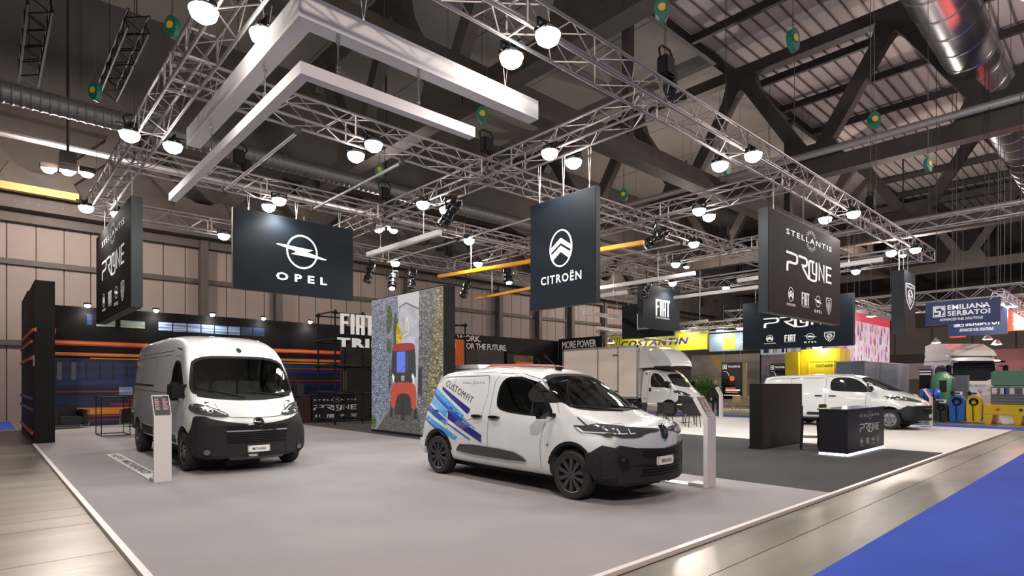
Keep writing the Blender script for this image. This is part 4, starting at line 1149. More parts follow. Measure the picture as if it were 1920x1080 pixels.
# ---------------------------------------------------------------- medium van (right, also the half hidden one)
def medium_van(loc, label, front=True):
    root = thing('panel_van', label, 'van', loc, -PI/2)
    st = [(-4.50, .42, 1.72, .86, .74, .2, 1.0, .12, 0), (-4.44, .36, 1.82, .93, .78, .2, 1.0, .10, 0), (-4.1, .32, 1.88, .95, .80, .18, 1.0, 0, 0), (-2.5, .30, 1.92, .955, .80, .18, 1.0, 0, 0),
          (-1.7, .30, 1.92, .955, .79, .18, 1.0, 0, .02), (-1.25, .30, 1.89, .955, .77, .18, 1.0, 0, .05), (-.92, .30, 1.80, .955, .76, .16, 1.0, 0, .10), (-.5, .30, 1.60, .955, .79, .12, 1.05, 0, .16),
          (-.05, .30, 1.39, .955, .84, .09, 1.0, 0, .22), (.18, .30, 1.28, .95, .86, .12, .95, 0, .24), (.48, .30, 1.18, .94, .84, .13, .9, 0, .26), (.74, .30, 1.05, .92, .80, .13, .8, 0, .28),
          (.92, .29, .92, .89, .78, .1, .7, 0, .3), (.99, .30, .82, .86, .77, .08, .6, 0, .3)]
    raw = subsurf(body_mesh(st)); sk = Skin(raw)
    a1, a2 = arches(0, .42, .955); a3, a4 = arches(-3.27, .42, .955)
    body = finish_body(raw, root, [a1, a2, a3, a4])
    ws = chaikin([(-.84, 1.33), (-.78, 1.55), (-.68, 1.78), (0, 1.82), (.68, 1.78), (.78, 1.55), (.84, 1.33), (0, 1.29)], 2)
    sw = chaikin([(-1.90, 1.36), (-1.88, 1.80), (-1.25, 1.80), (-.95, 1.68), (-.66, 1.42), (-.58, 1.27), (-1.1, 1.28), (-1.75, 1.30)], 2)
    for s in ('R', 'L'):
        sk.patch(s_poly(sw), s, 'side_window', GLASS_OPAQUE, root, off=.005)
        sk.patch(s_rect(-1.32, 1.29, -1.28, 1.78), s, 'window_bar', BLACK_MATT, body, off=.008, grid=0)
        seam(sk, body, [(-2.04, .40), (-2.04, 1.84), (-1.3, 1.86), (-.9, 1.74), (-.5, 1.36)], s, .012)
        seam(sk, body, [(-.62, .40), (-.72, .8), (-.70, 1.24)], s, .012)
        seam(sk, body, [(-3.3, .9), (-3.3, 1.78), (-2.1, 1.82)], s, .010)
        seam(sk, body, [(-4.4, 1.28), (-3.3, 1.28)], s, .03, SEAM, 'sliding_door_rail')
        seam(sk, body, [(-4.2, 1.76), (-2.15, 1.78)], s, .012)
        sk.patch(s_poly([(-2.7, .42), (-2.65, .52), (-.75, .50), (-.65, .42)]), s, 'side_moulding', GREY_PLASTIC, root, off=.005, t=.02)
        for hx in (-2.28, -1.80): sk.patch(s_rect(hx-.12, 1.10, hx+.12, 1.145), s, 'door_handle', BLACK_GLOSS, root, off=.01, t=.02)
        sk.patch(s_poly([(.42, .32), (.30, .70), (.52, .82), (.70, .80), (.95, .74), (.95, .32)]), s, 'bumper_side', GREY_PLASTIC, root, off=.005, t=.02, grid=.06)
    p = sk.patch(s_poly(ws), 'F', 'windscreen', GLASS_OPAQUE, root, off=.005, grid=.06)
    sk.patch(s_poly([(-.95, .32), (-.95, .66), (-.76, .82), (.76, .82), (.95, .66), (.95, .32)]), 'F', 'front_bumper', GREY_PLASTIC, root, off=.006, t=.03, grid=.08)
    g = sk.patch(s_poly([(-.5, .56), (-.55, .78), (.55, .78), (.5, .56)]), 'F', 'grille', BLACK_MATT, root, off=.038)
    for k in range(4): sk.patch(s_rect(-.48, .585+k*.045, .48, .60+k*.045), 'F', 'grille_slat', CHROME if k == 3 else GREY_PLASTIC, g, off=.044, t=.008)
    for s in (-1, 1):
        f = (lambda q: q) if s < 0 else (lambda q: [(-a, b) for a, b in q])
        hl = chaikin(f([(-.92, 1.16), (-.94, 1.06), (-.80, .98), (-.46, .93), (-.40, .96), (-.62, 1.08)]), 1)
        h = sk.patch(s_poly(hl), 'F', 'headlight', mat('headlamp_glass', (0.06, 0.062, 0.065), .05, coat=1.0), root, off=.008, t=.012, grid=.05)
        for cy in (.82, .68, .56): sk.patch(s_ring(s*cy, 1.04-(.82-cy)*.25, .045, .035, .02, 12), 'F', 'lamp_reflector', CHROME, h, off=.028, grid=0)
        mirror(root, -.50, .93, 1.28, s, h_=.22, d_=.20, m=BLACK_GLOSS, arm=False)
    lg = sk.patch(s_xf(emb_lion(), .07, .08, 0, .93), 'F', 'badge_emblem', CHROME, root, off=.014, grid=0)
    plate(sk, root, 'EXPERT', .42, .53, .18, .045)
    MB().tube((-1.28, 0, 1.90), (-1.45, -.02, 2.10), .008, 6).build('roof_aerial', BLACK_MATT, root)
    for x in (0, -3.27):
        for s in (-1, 1): make_wheel('wheel', root, x, s*.84, .345, .345, .21, 5, RIM_SILVER, s, .68, 'steel')
    MB().box(-4.4, .6, -.7, .7, .2, .36).build('underbody', BLACK_MATT, root)
    return root

# ---------------------------------------------------------------- box truck
def box_truck(loc, label):
    root = thing('box_truck', label, 'truck', loc, -PI/2)
    st = [(-1.62, .55, 2.20, .96, .82, .15, 1.1, 0, 0), (-1.58, .50, 2.27, 1.0, .86, .15, 1.1, 0, 0), (-1.0, .42, 2.30, 1.02, .87, .15, 1.1, 0, .02), (-.60, .36, 2.24, 1.02, .86, .15, 1.1, 0, .06),
          (-.32, .34, 2.10, 1.02, .87, .14, 1.15, 0, .12), (-.02, .32, 1.86, 1.02, .90, .13, 1.15, 0, .18), (.28, .30, 1.56, 1.015, .94, .10, 1.05, 0, .23), (.46, .30, 1.34, 1.01, .95, .10, .95, 0, .26),
          (.66, .30, 1.21, .995, .92, .12, .9, 0, .28), (.84, .30, 1.08, .97, .88, .12, .8, 0, .29), (.95, .30, .95, .95, .86, .12, .7, 0, .29), (.99, .32, .86, .90, .82, .10, .6, 0, .28)]
    raw = subsurf(body_mesh(st)); sk = Skin(raw)
    a1, a2 = arches(0, .43, 1.02)
    body = finish_body(raw, root, [a1, a2])
    ws = chaikin([(-.86, 1.48), (-.80, 1.78), (-.74, 2.02), (0, 2.05), (.74, 2.02), (.80, 1.78), (.86, 1.48), (0, 1.36)], 2)
    sw = chaikin([(-1.06, 1.46), (-1.06, 2.08), (-.70, 2.08), (-.48, 1.92), (-.12, 1.52), (-.06, 1.38), (-.9, 1.38)], 1)
    for s in ('R', 'L'):
        sk.patch(s_poly(sw), s, 'side_window', GLASS_OPAQUE, root, off=.005)
        seam(sk, body, [(-1.18, .62), (-1.18, 2.12), (-.66, 2.16), (-.40, 2.0), (.05, 1.48), (.08, 1.0)], s, .014)
        sk.patch(s_rect(-1.40, .8, -1.30, 2.1), s, 'side_vent', BLACK_MATT, root, off=.005, grid=0)
        sk.patch(s_rect(-1.10, 1.18, -1.0, 1.36), s, 'door_handle', BLACK_MATT, root, off=.01, t=.02)
        sk.patch(s_poly([(.50, .30), (.40, .62), (.62, .98), (.74, 1.0), (.97, .85), (.97, .30)]), s, 'bumper_side', GREY_PLASTIC, root, off=.006, t=.025, grid=.06)
    sk.patch(s_poly(ws), 'F', 'windscreen', GLASS_OPAQUE, root, off=.005, grid=.06)
    sk.patch(s_poly([(-1.0, .32), (-1.0, .66), (-.92, 1.0), (-.80, 1.0), (-.55, .80), (.55, .80), (.80, 1.0), (.92, 1.0), (1.0, .66), (1.0, .32)]), 'F', 'front_bumper', GREY_PLASTIC, root, off=.006, t=.03, grid=.08)
    g = sk.patch(s_rect(-.50, .84, .50, .93), 'F', 'grille', BLACK_MATT, root, off=.01)
    for k in range(8): sk.patch(s_rect(-.44+k*.115, .855, -.37+k*.115, .915), 'F', 'grille_letter_plate', CHROME, g, off=.016, grid=0)
    plate(sk, root, 'DUCATO', .45, .55, .19, .04)
    for s in (-1, 1):
        f = (lambda q: q) if s < 0 else (lambda q: [(-a, b) for a, b in q])
        hl = chaikin(f([(-.93, 1.26), (-.97, 1.16), (-.90, 1.06), (-.60, .99), (-.44, 1.00), (-.52, 1.08), (-.72, 1.20)]), 1)
        h = sk.patch(s_poly(hl), 'F', 'headlight', mat('headlamp_glass', (0.06, 0.062, 0.065), .05, coat=1.0), root, off=.01, t=.012, grid=.05)
        for cy, cz in ((.84, 1.14), (.70, 1.08)): sk.patch(s_ring(s*cy, cz, .055, .045, .025, 12), 'F', 'lamp_reflector', CHROME, h, off=.03, grid=0)
        mirror(root, .02, .98, 1.34, s, h_=.34, d_=.22)
    for x in (0, -4.0):
        for s in (-1, 1): make_wheel('wheel', root, x, s*.90, .35, .35, .23, 12, RIM_SILVER, s, .62, 'steel')
    # cargo box with aluminium corner profiles, side door with hinges
    BOXP = mat('box_panel_white', (0.86, 0.81, 0.77), .45)
    bx = MB().box(-6.75, -1.72, -1.06, 1.06, .86, 3.46).build('cargo_box', BOXP, root)
    PRO = mat('box_profile', (0.42, 0.41, 0.42), .35, .7)
    for x0 in (-6.78, -4.30, -2.98, -1.80):
        for y0 in (-1.085, 1.05): MB().box(x0, x0+(.10 if x0 in (-6.78, -1.80) else .07), y0, y0+.035, .86, 3.46).build('corner_profile', PRO, bx)
    for y0 in (-1.085, 1.05):
        MB().box(-6.78, -1.70, y0, y0+.035, 3.38, 3.48).build('top_profile', PRO, bx); MB().box(-6.78, -1.70, y0, y0+.035, .80, .90).build('bottom_profile', PRO, bx)
    for z in (1.15, 3.0):
        MB().box(-3.25, -2.95, -1.11, -1.08, z, z+.05).build('door_hinge', BLACK_MATT, bx)
    MB().box(-6.7, -1.0, -.45, .45, .45, .80).box(-6.5, -6.4, -.95, .95, .5, .85).box(-4.9, -4.8, -.95, .95, .5, .85).build('chassis_frame', BLACK_MATT, root)
    pr = [(-1.74, 2.40), (-1.74, 3.44), (-1.0, 3.42), (-.45, 3.24), (-.10, 2.92), (.08, 2.60), (.10, 2.44)]
    sp = MB()
    N = 12
    rows = []
    pro = chaikin(pr, 1, False)
    for x, z in pro:
        rows.append([(x-.0, 1.03*(2*j/N-1)*(1-.10*max(0, (x+1.74)/1.84)), z-.06*abs(2*j/N-1)**4) for j in range(N+1)])
    vs = [p for r_ in rows for p in r_]; n1 = N+1
    fs = [(i*n1+j, i*n1+j+1, (i+1)*n1+j+1, (i+1)*n1+j) for i in range(1, len(rows)-1) for j in range(N)]
    for s in (0, N): fs.append(tuple(i*n1+s for i in range(len(rows))))
    fs.append(tuple([j for j in range(n1)] + [(len(rows)-1)*n1+j for j in range(N, -1, -1)]))
    sp.add(vs, fs).build('roof_spoiler', WHITE_PAINT, root, smooth=True)
    MB().box(-1.70, .05, -.98, .98, 2.34, 2.42).build('spoiler_base', GREY_PLASTIC, root)
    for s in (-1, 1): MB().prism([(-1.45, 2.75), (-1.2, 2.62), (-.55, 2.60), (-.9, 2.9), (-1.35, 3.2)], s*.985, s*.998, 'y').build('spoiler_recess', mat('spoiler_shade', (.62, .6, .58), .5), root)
    return root

large_van((3.71, 11.8, .04), 'tall white panel van with round badge at the left')
compact_van((6.88, 5.32, .04), 'white compact van with blue diagonal stripes in the centre')
medium_van((23.9, 5.92, .04), 'white panel van parked at the right behind the dark counter')
box_truck((25.15, 15.3, .04), 'white truck with cargo box and roof spoiler')
# ================================================================ STAND WALLS AND SCREEN
WALLBLK = mat('backdrop_black', (0.0055, 0.005, 0.006), 0.6, spec=.2)
FX = 1.42
bw = thing('backdrop_wall', 'long dark backdrop wall with printed light streaks behind the left van', 'wall', (1.42, 26.6, 0.0))
for i in range(9):
    MB().box(i*3.02, i*3.02+3.01, 0, .16, 0, 4.46).build('wall_board', WALLBLK, bw)
def streak(x0, x1, z0, z1, m, nm='light_streak', yy=-.004): return MB().box(x0-FX, x1-FX, yy, 0, z0, z1).build(nm, m, bw)
P_OR = screen_tex('streak_orange', (0.75, 0.13, 0.01), (0.95, 0.33, 0.06), 1.2, (0.25, 1, 14), 0.0)
def streak_mat(name, c1, c2, sc=1.2, st=(0.25, 1, 14)):
    m = screen_tex(name, c1, c2, sc, st, 0.0)
    b = m.node_tree.nodes['Principled BSDF']
    lk = b.inputs['Emission Color'].links
    if lk:
        s = lk[0].from_socket; m.node_tree.links.new(s, b.inputs['Base Color']); m.node_tree.links.remove(b.inputs['Emission Color'].links[0])
        b.inputs['Roughness'].default_value = 0.4
    return m
M_OR = streak_mat('print_orange_streak', (0.60, 0.10, 0.01), (0.95, 0.30, 0.05))
M_RD = streak_mat('print_red_streak', (0.30, 0.01, 0.01), (0.75, 0.06, 0.03))
M_BL = streak_mat('print_blue_blur', (0.006, 0.010, 0.035), (0.02, 0.045, 0.15), 1.5, (0.12, 1, 3.5))
M_WIN = streak_mat('print_window_blur', (0.02, 0.10, 0.32), (0.55, 0.68, 0.85), 2.0, (0.35, 1, 9))
M_WIN2 = streak_mat('print_window_warm', (0.03, 0.10, 0.16), (0.55, 0.58, 0.38), 2.0, (0.35, 1, 9))
M_YL = streak_mat('print_yellow_streak', (0.55, 0.12, 0.01), (0.85, 0.50, 0.04), 1.6, (0.3, 1, 9))
streak(1.42, 13.2, .05, 2.55, M_BL, 'blurred_print')
streak(1.42, 13.1, 3.02, 3.07, M_RD, yy=-.008); streak(1.42, 13.1, 3.07, 3.17, M_OR, yy=-.009); streak(1.42, 13.1, 2.64, 2.76, M_OR, yy=-.009); streak(3.0, 13.1, 2.54, 2.58, M_YL, yy=-.010); streak(1.42, 13.1, 3.17, 3.2, M_RD, yy=-.008)
streak(8, 13.1, 2.28, 2.32, M_RD, yy=-.008); streak(7, 13.1, 1.72, 1.79, M_RD, yy=-.009); streak(2.0, 7.6, 1.30, 1.33, M_RD, yy=-.009)
streak(4.2, 7.6, .95, 1.01, M_RD, yy=-.008); streak(3.6, 11.0, .78, .86, M_RD, yy=-.009); streak(8.5, 11.0, .62, 1.10, M_RD, yy=-.010); streak(8.8, 11.0, .70, .82, M_OR, yy=-.012)
streak(2.2, 7.6, .46, .66, M_YL, yy=-.011); streak(2.2, 7.6, .60, .72, M_OR, yy=-.012); streak(2.6, 7.6, .22, .27, M_RD, yy=-.009); streak(2.2, 8.6, .38, .42, M_RD, yy=-.009)
streak(1.42, 1.85, .75, 1.45, mat('print_yellow', (.62, .48, .02), .5), 'print_patch', -.01)
for a, b2 in ((3.19, 3.78), (3.95, 4.75)): streak(a, b2, 3.78, 4.05, M_WIN2, 'printed_window', -.010)
for i in range(8): streak(5.22+i*.52, 5.70+i*.52, 3.72 if i else 3.74, 4.08, M_WIN if i < 6 else M_BL, 'printed_window', -.010)
streak(2.90, 3.06, 3.80, 4.20, M_BL, 'printed_window', -.010)
for i in range(9): streak(1.60+i*.42, 1.60+i*.42+(.05 if i > 2 else .14), 1.75, 2.40, mat('print_grey_column', (.16, .15, .18), .5) if i < 3 else mat('print_dark_bar', (.008, .009, .02), .5), 'printed_bar', -.010)
for i in range(5): streak(3.9+i*.62, 4.35+i*.62, 1.18, 1.48, M_WIN, 'printed_window', -.010)
for i in range(9):
    for k in range(3): streak(4.4+i*.34, 4.68+i*.34, 1.80+k*.24, 2.00+k*.24, mat('print_blue_pane', (0.012, 0.035, 0.13), .5), 'printed_pane', -.007)
streak(4.5, 4.8, 2.30, 2.46, M_YL, 'printed_window', -.011)
# lettering on the right half of the wall
def wtext(t, x0, x1, z0, z1, par, u=(1, 0, 0), y=-.012, off=FX):
    flat(s_fit(s_text(t, .016, .92), x0-off, z0, x1-off, z1), (0, y, 0), u, (0, 0, 1), 'lettering', PRINT_WHITE, par, n=(0, -1, 0))
wtext('FOR WORK.', 19.0, 21.85, 4.06, 4.42, bw); wtext('ED FOR THE FUTURE.', 19.95, 23.9, 3.62, 3.97, bw)
sw_ = thing('side_backdrop', 'black return wall lettered MORE POWER behind the cargo box', 'wall', (28.6, 26.6, 0), -PI/2)
MB().box(0, 3.7, 0, .16, 0, 4.58).build('wall_board', WALLBLK, sw_)
flat(s_fit(s_text('MORE POWER', .016, .92), .35, 3.92, 3.25, 4.40), (0, -.01, 0), (1, 0, 0), (0, 0, 1), 'lettering', PRINT_WHITE, sw_, n=(0, -1, 0))
flat(s_fit(s_text('YOUR WAY', .03, .9), 1.0, 3.36, 3.3, 3.82), (0, -.01, 0), (1, 0, 0), (0, 0, 1), 'lettering', PRINT_WHITE, sw_, n=(0, -1, 0)) if False else None
# left wing wall with coloured rails
wg = thing('wing_wall', 'black upright wing wall with orange and blue bars at far left', 'wall', (1.04, 19.75, 0))
MB().box(0, .42, 0, 3.3, 0.041, 4.36).build('wall_board', WALLBLK, wg); MB().box(0, .42, 3.32, 6.8, 0.041, 4.46).build('wall_board', WALLBLK, wg)
RO = mat('orange_bar', (0.75, 0.10, 0.02), .4); BLb = mat('blue_bar', (0.02, 0.03, 0.30), .4)
for y0, y1, z, m in ((.1, 6.4, 3.05, RO), (.9, 6.6, 2.78, RO), (.6, 6.9, 2.32, RO), (.8, 6.8, 1.22, BLb), (.6, 6.8, .92, BLb), (.6, 6.6, .28, RO)):
    MB().beam((-.02, y0, z), (-.02, y1, z), .05, .08).build('accent_bar', m, wg)
MB().box(.0, .03, -.02, 0, 3.0, 3.1).build('accent_bar', RO, wg); MB().box(.42, .47, .4, .5, 3.0, 3.14).build('accent_bar', RO, wg)
MB().box(-.012, 0, .15, .5, 2.10, 2.38).build('notice_sheet', PRINT_WHITE, wg); flat(s_fit(s_text('1A', .02), -.42, 2.17, -.24, 2.31), (-.013, 0, 0), (0, -1, 0), (0, 0, 1), 'notice_lettering', PRINT_BLACK, wg, n=(-1, 0, 0))
# display lamps on top of the wall
for x, lb in ((2.89, 'first display lamp on the backdrop wall from the left'), (5.08, 'second display lamp on the backdrop wall from the left'), (7.12, 'third display lamp on the backdrop wall, above the tall van'),
              (9.2, 'fourth display lamp on the backdrop wall, under the round-emblem banner'), (11.32, 'fifth display lamp on the backdrop wall, near the scaffold')):
    t = thing('arm_lamp', lb, 'lamp', (x, 26.3, 4.46))
    MB().path([(0, .35, 0), (0, .30, .12), (0, 0, .14)], .018, 6).build('lamp_arm', BLACK_MATT, t)
    MB().bbox(-.12, .12, -.08, .08, .06, .12, .015).build('lamp_housing', BLACK_MATT, t)
    MB().lathe([(0, -.05), (.05, -.04), (.085, -.0), (.09, .06)], 'z', 16, cap=False).build('lamp_face', LAMP_FACE, t, smooth=True)
    ld = bpy.data.lights.new('display_light', 'SPOT'); ld.energy = 45; ld.color = (1, .96, .9); ld.spot_size = R(150); ld.spot_blend = .8; ld.shadow_soft_size = .08
    link('display_light', ld, t, (0, -.02, -.08), (R(12), 0, 0))

# lit screen block
sc = thing('video_wall', 'tall lit video wall showing a red three-wheeler in a stone alley', 'screen', (9.55, 17.31, .04), -PI/2)
MB().box(0, 4.05, 0, .40, 0, 4.35).build('screen_case', BLACK_MATT, sc)
SW, SH = 4.03, 4.33
_layer = [0]
def sp(shape, name, m):
    _layer[0] += 1
    return flat(shape, (0, -.003-.0012*_layer[0], 0), (1, 0, 0), (0, 0, 1), name, m, sc, n=(0, -1, 0), off=0)
E1 = lambda n, c, s=1.0: glow('screen_'+n, c, s)
sp(s_rect(.01, .08, SW, SH-.01), 'screen_sky', E1('sky', (.62, .58, .60), .85))
sp(s_poly([(1.70, 1.0), (1.70, 3.95), (2.1, 4.06), (2.85, 3.80), (2.85, 1.0)]), 'screen_house', screen_tex('screen_house_plaster', (.42, .40, .46), (.62, .60, .66), 3, (1, 1, 1), .8))
sp(s_stroke([(1.70, 3.93), (2.1, 4.04), (2.85, 3.78)], .05), 'screen_roof_edge', E1('roofedge', (.16, .13, .13)))
sp(s_rect(2.15, 1.2, 2.62, 3.0), 'screen_facade', E1('facade', (.60, .56, .60), .85))
sp(s_poly([(.01, .08), (.01, SH-.02), (1.62, SH-.02), (1.70, 3.6), (1.35, 1.0), (1.22, .70), (.35, .08)]), 'screen_stone_wall', screen_tex('screen_stone_blue', (.07, .075, .11), (.34, .37, .50), 11, (1, 1, 1.7), .9, 'STONE'))
sp(s_poly([(.01, .08), (.01, SH-.02), (.85, SH-.02), (.85, 1.2), (.62, .6), (.1, .08)]), 'screen_stone_wall', screen_tex('screen_stone_near', (.07, .075, .10), (.34, .37, .48), 8, (1, 1, 1.9), .9, 'STONE'))
sp(s_poly([(2.85, .08), (2.72, .9), (2.83, 3.0), (2.83, SH-.02), (SW, SH-.02), (SW, .08)]), 'screen_stone_wall', screen_tex('screen_stone_grey', (.06, .06, .06), (.28, .28, .28), 8, (1, 1, 1.6), .9, 'STONE'))
sp(s_poly([(3.35, .6), (3.25, 1.6), (3.55, 2.8), (3.75, SH-.02), (SW, SH-.02), (SW, .08)]), 'screen_stone_wall', screen_tex('screen_stone_yellow', (.07, .06, .03), (.42, .38, .20), 7, (1, 1, 1.7), .9, 'STONE'))
sp(s_poly([(.35, .08), (1.25, .85), (2.75, .85), (2.95, .08)]), 'screen_cobbles', screen_tex('screen_cobble', (.04, .038, .036), (.16, .15, .14), 13, (1, 1, 2), .9, 'STONE'))
sp(s_poly([(.10, .10), (1.15, .80), (1.22, .80), (.32, .10)]), 'screen_kerb', E1('kerb', (.20, .19, .22)))
VINE = screen_tex('screen_vine', (.01, .03, .01), (.10, .17, .05), 12, (1, 1, 1), .9)
for pts in ([(.95, 3.3), (.98, 4.0), (1.2, 4.1), (1.35, 3.7), (1.25, 3.3), (1.1, 3.1)], [(1.38, 3.0), (1.40, 3.75), (1.6, 3.8), (1.66, 3.2), (1.62, 2.5), (1.45, 2.6)], [(1.0, 2.6), (1.0, 3.0), (1.2, 2.95), (1.25, 2.5)], [(.02, .1), (.02, .6), (.3, .5), (.35, .15)], [(1.12, 1.2), (1.1, 1.9), (1.2, 2.2), (1.27, 1.7)]):
    sp(s_poly(chaikin(pts, 2)), 'screen_vine', VINE)
sp(s_poly(chaikin([(1.55, 2.75), (1.58, 3.4), (1.74, 3.5), (1.92, 3.0), (1.88, 2.4), (1.72, 2.35)], 2)), 'screen_yellow_blossom', screen_tex('screen_blossom', (.25, .17, .01), (.85, .62, .02), 12, (1, 1, 1), .9))
sp(s_join(s_stroke([(2.0, 3.05), (2.25, 3.1), (2.3, 3.3)], .02), s_ring(2.2, 3.35, .08, .16, .02, 16), s_disc(2.2, 3.54, .04, 8)), 'screen_street_lamp', E1('lamp', (.85, .80, .45), 1.0))
sp(s_poly([(2.80, 1.3), (2.80, 2.0), (3.0, 2.1), (3.0, 1.2)]), 'screen_shadowed_door', E1('door', (.02, .02, .02)))
# the three-wheeler on the screen
RDm = E1('cab_red', (.42, .055, .03), 1.0); RD2 = E1('cab_dark_red', (.30, .02, .03), 1.0); DK = E1('cab_dark', (.022, .020, .024), 1.0)
sp(s_rect(1.22, .52, 1.36, 1.0), 'screen_tyre', E1('tyre', (.012, .012, .012))); sp(s_rect(2.58, .52, 2.72, 1.0), 'screen_tyre', E1('tyre', (.012, .012, .012)))
sp(s_poly(chaikin([(1.28, 1.5), (1.32, 2.66), (1.5, 2.74), (2.5, 2.74), (2.66, 2.66), (2.70, 1.5)], 1)), 'screen_cab', DK)
sp(s_poly(chaikin([(1.32, 2.58), (1.36, 2.74), (1.60, 2.82), (2.40, 2.82), (2.63, 2.74), (2.66, 2.58)], 1)), 'screen_cab_roof', RD2)
sp(s_poly([(1.62, 1.92), (1.62, 2.56), (2.10, 2.56), (2.10, 1.92)]), 'screen_cab_window', E1('window', (.10, .18, .75), 1.0))
sp(s_rect(2.12, 2.0, 2.28, 2.5), 'screen_cab_window', E1('window_dark', (.03, .04, .07)))
sp(s_stroke([(1.78, 1.93), (2.05, 2.1)], .02), 'screen_cab_wiper', E1('tyre', (.012, .012, .012)))
sp(s_poly([(1.5, .62), (1.5, 1.35), (2.46, 1.35), (2.46, .62)]), 'screen_cab_shadow', DK)
sp(s_poly(chaikin([(1.25, .82), (1.26, 1.45), (1.45, 1.62), (2.52, 1.62), (2.72, 1.45), (2.74, .82), (2.48, .80), (2.42, 1.15), (2.25, 1.28), (1.78, 1.28), (1.60, 1.15), (1.52, .80)], 1)), 'screen_cab_nose', RDm)
sp(s_rect(1.88, .45, 2.06, 1.22), 'screen_tyre', E1('tyre', (.012, .012, .012)))
for cx in (1.42, 2.55): sp(s_poly([(cx, 1.62), (cx-.08, 1.80), (cx-.03, 1.90), (cx+.08, 1.78), (cx+.03, 1.62)]), 'screen_headlight', E1('headlight', (.75, .72, .72), 1.0))
sp(s_fit(emb_fiat(), 1.89, 1.66, 2.08, 1.82), 'screen_emblem', E1('emblem', (.5, .5, .52), 1.0))

# ================================================================ STAND FURNITURE
def totem(label, x, y, strip, word=None, h0=1.07, scr='info'):
    t = thing('info_totem', label, 'stand', (x, y, .04))
    TM = mat('totem_white', (0.66, 0.63, 0.63), .4)
    MB().prism([(0, 0), (0, h0), (.20, h0+.33), (.255, h0+.29), (.07, h0-.02), (.07, 0)], 0, .25, 'x').build('totem_post', TM, t)
    d = Vector((0, .20, .33)).normalized()
    pn = MB(); n = Vector((0, -.33, .20)).normalized()
    o = Vector((.012, 0, h0+.01)); a = [o, o+Vector((.226, 0, 0)), o+Vector((.226, 0, 0))+d*.36, o+d*.36]
    pn.add([p+n*.004 for p in a]+[p+n*.0 for p in a], [(0, 1, 2, 3), (7, 6, 5, 4), (0, 4, 5, 1), (1, 5, 6, 2), (2, 6, 7, 3), (3, 7, 4, 0)])
    p = pn.build('info_panel', mat('panel_dark_print', (.03, .028, .032), .35), t)
    lines = [s_rect(.02, .335, .14, .345)]
    for c in (0, 1):
        for k in range(10): lines.append(s_rect(.02+c*.11, .29-k*.022, .02+c*.11+.045+.04*rnd.random(), .299-k*.022))
    flat(s_join(*lines), o+n*.006, (1, 0, 0), d, 'info_lines', mat('panel_text_print', (.45, .36, .36), .5), p, n=n)
    flat(s_join(*[s_rect(.02+c*.11, .24-k*.066, .11+c*.11, .246-k*.066) for c in (0, 1) for k in range(3)]), o+n*.007, (1, 0, 0), d, 'info_rules', mat('panel_red_rule', (.5, .04, .03), .5), p, n=n)
    MB().box(0, .25, .07, .33, 0, .05).build('totem_foot', mat('foot_grey', (.4, .39, .4), .5), t)
    if strip:
        s = MB().box(0, .24, .33, strip, 0, .012).build('floor_strip', TM, t)
        if word: flat(s_fit(s_text(word, .01, 1.05), -.0, 0, strip-1.1, .15), (.20, strip-.2, .013), (0, -1, 0), (-1, 0, 0) if False else (1, 0, 0), 'strip_lettering', PRINT_BLACK, s, n=(0, 0, 1)) if False else \
            flat(s_fit(s_text(word, .01, 1.05), 0, 0, strip-1.3, .16), (.04, strip-.2, .013), (0, -1, 0), (1, 0, 0), 'strip_lettering', PRINT_BLACK, s, n=(0, 0, 1))
    return t
totem('white info totem standing left of the tall van', 2.04, 10.72, 4.9, 'NEW MOVANO')
totem('white info totem right of the striped compact van', 8.13, 4.48, 4.0, 'NEW BERLINGO')
totem('small white info totem near the person behind the truck', 25.2, 13.25, 0)
totem('white info totem beside the nose of the right van', 25.3, 5.2, 3.2)

# counter with glowing base, black block, bar stools
ct = thing('reception_counter', 'black counter with emblems and a glowing white base strip', 'counter', (13.8, 4.33, .04))
CB = mat('counter_black', (0.009, 0.009, 0.013), .45, spec=.3)
MB().box(0, 2.58, 0, .58, .06, 1.0).build('counter_body', CB, ct)
MB().bbox(-.03, 2.62, -.02, .62, 1.0, 1.03, .006).build('counter_top', mat('counter_top_black', (.03, .03, .035), .15), ct)
MB().box(-.004, 2.584, -.004, .584, .012, .055).build('light_strip', glow('base_strip_light', (.80, .84, 1.0), 9), ct)
MB().box(.03, 2.55, .03, .55, 0, .03).build('counter_plinth', BLACK_MATT, ct)
brand_stack(None, PRINT_WHITE, ct, (.30, -.001, .08), (1, 0, 0), (0, 0, 1), (0, -1, 0), 2.2, .92)
bl = thing('black_partition', 'low black partition block in front of the right van', 'partition', (13.84, 6.2, .04))
MB().box(0, 2.38, 0, .32, .04, 1.58).build('partition_body', mat('partition_black', (.006, .0055, .006), .6, spec=.25), bl); MB().box(-.015, 2.395, -.015, .335, 0, .045).build('plinth', BLACK_MATT, bl)
def bar_stool(x, y, rz, label):
    t = thing('bar_stool', label, 'stool', (x, y, .04), rz)
    for a in (-1, 1):
        for b in (-1, 1): MB().beam((a*.21, b*.20, 0), (a*.17, b*.16, .74), .032, .032).build('leg', BLACK_MATT, t)
    MB().bbox(-.20, .20, -.19, .19, .74, .78, .012).build('seat', BLACK_MATT, t)
    MB().bbox(-.19, .19, .16, .19, .78, 1.06, .012).build('backrest', mat('stool_back_black', (.03, .025, .027), .6), t)
    for z, b in ((.26, -.2), (.40, .2)): MB().beam((-.19, b*.92, z), (.19, b*.92, z), .025, .025).build('footrest', BLACK_MATT, t)
    for a in (-1, 1): MB().beam((a*.19, -.19, .3), (a*.19, .19, .3), .025, .025).build('footrest', BLACK_MATT, t)
bar_stool(14.75, 5.45, .4, 'black bar stool between the partition and the glowing counter'); bar_stool(15.75, 5.35, -.1, 'black bar stool whose back just shows above the counter')

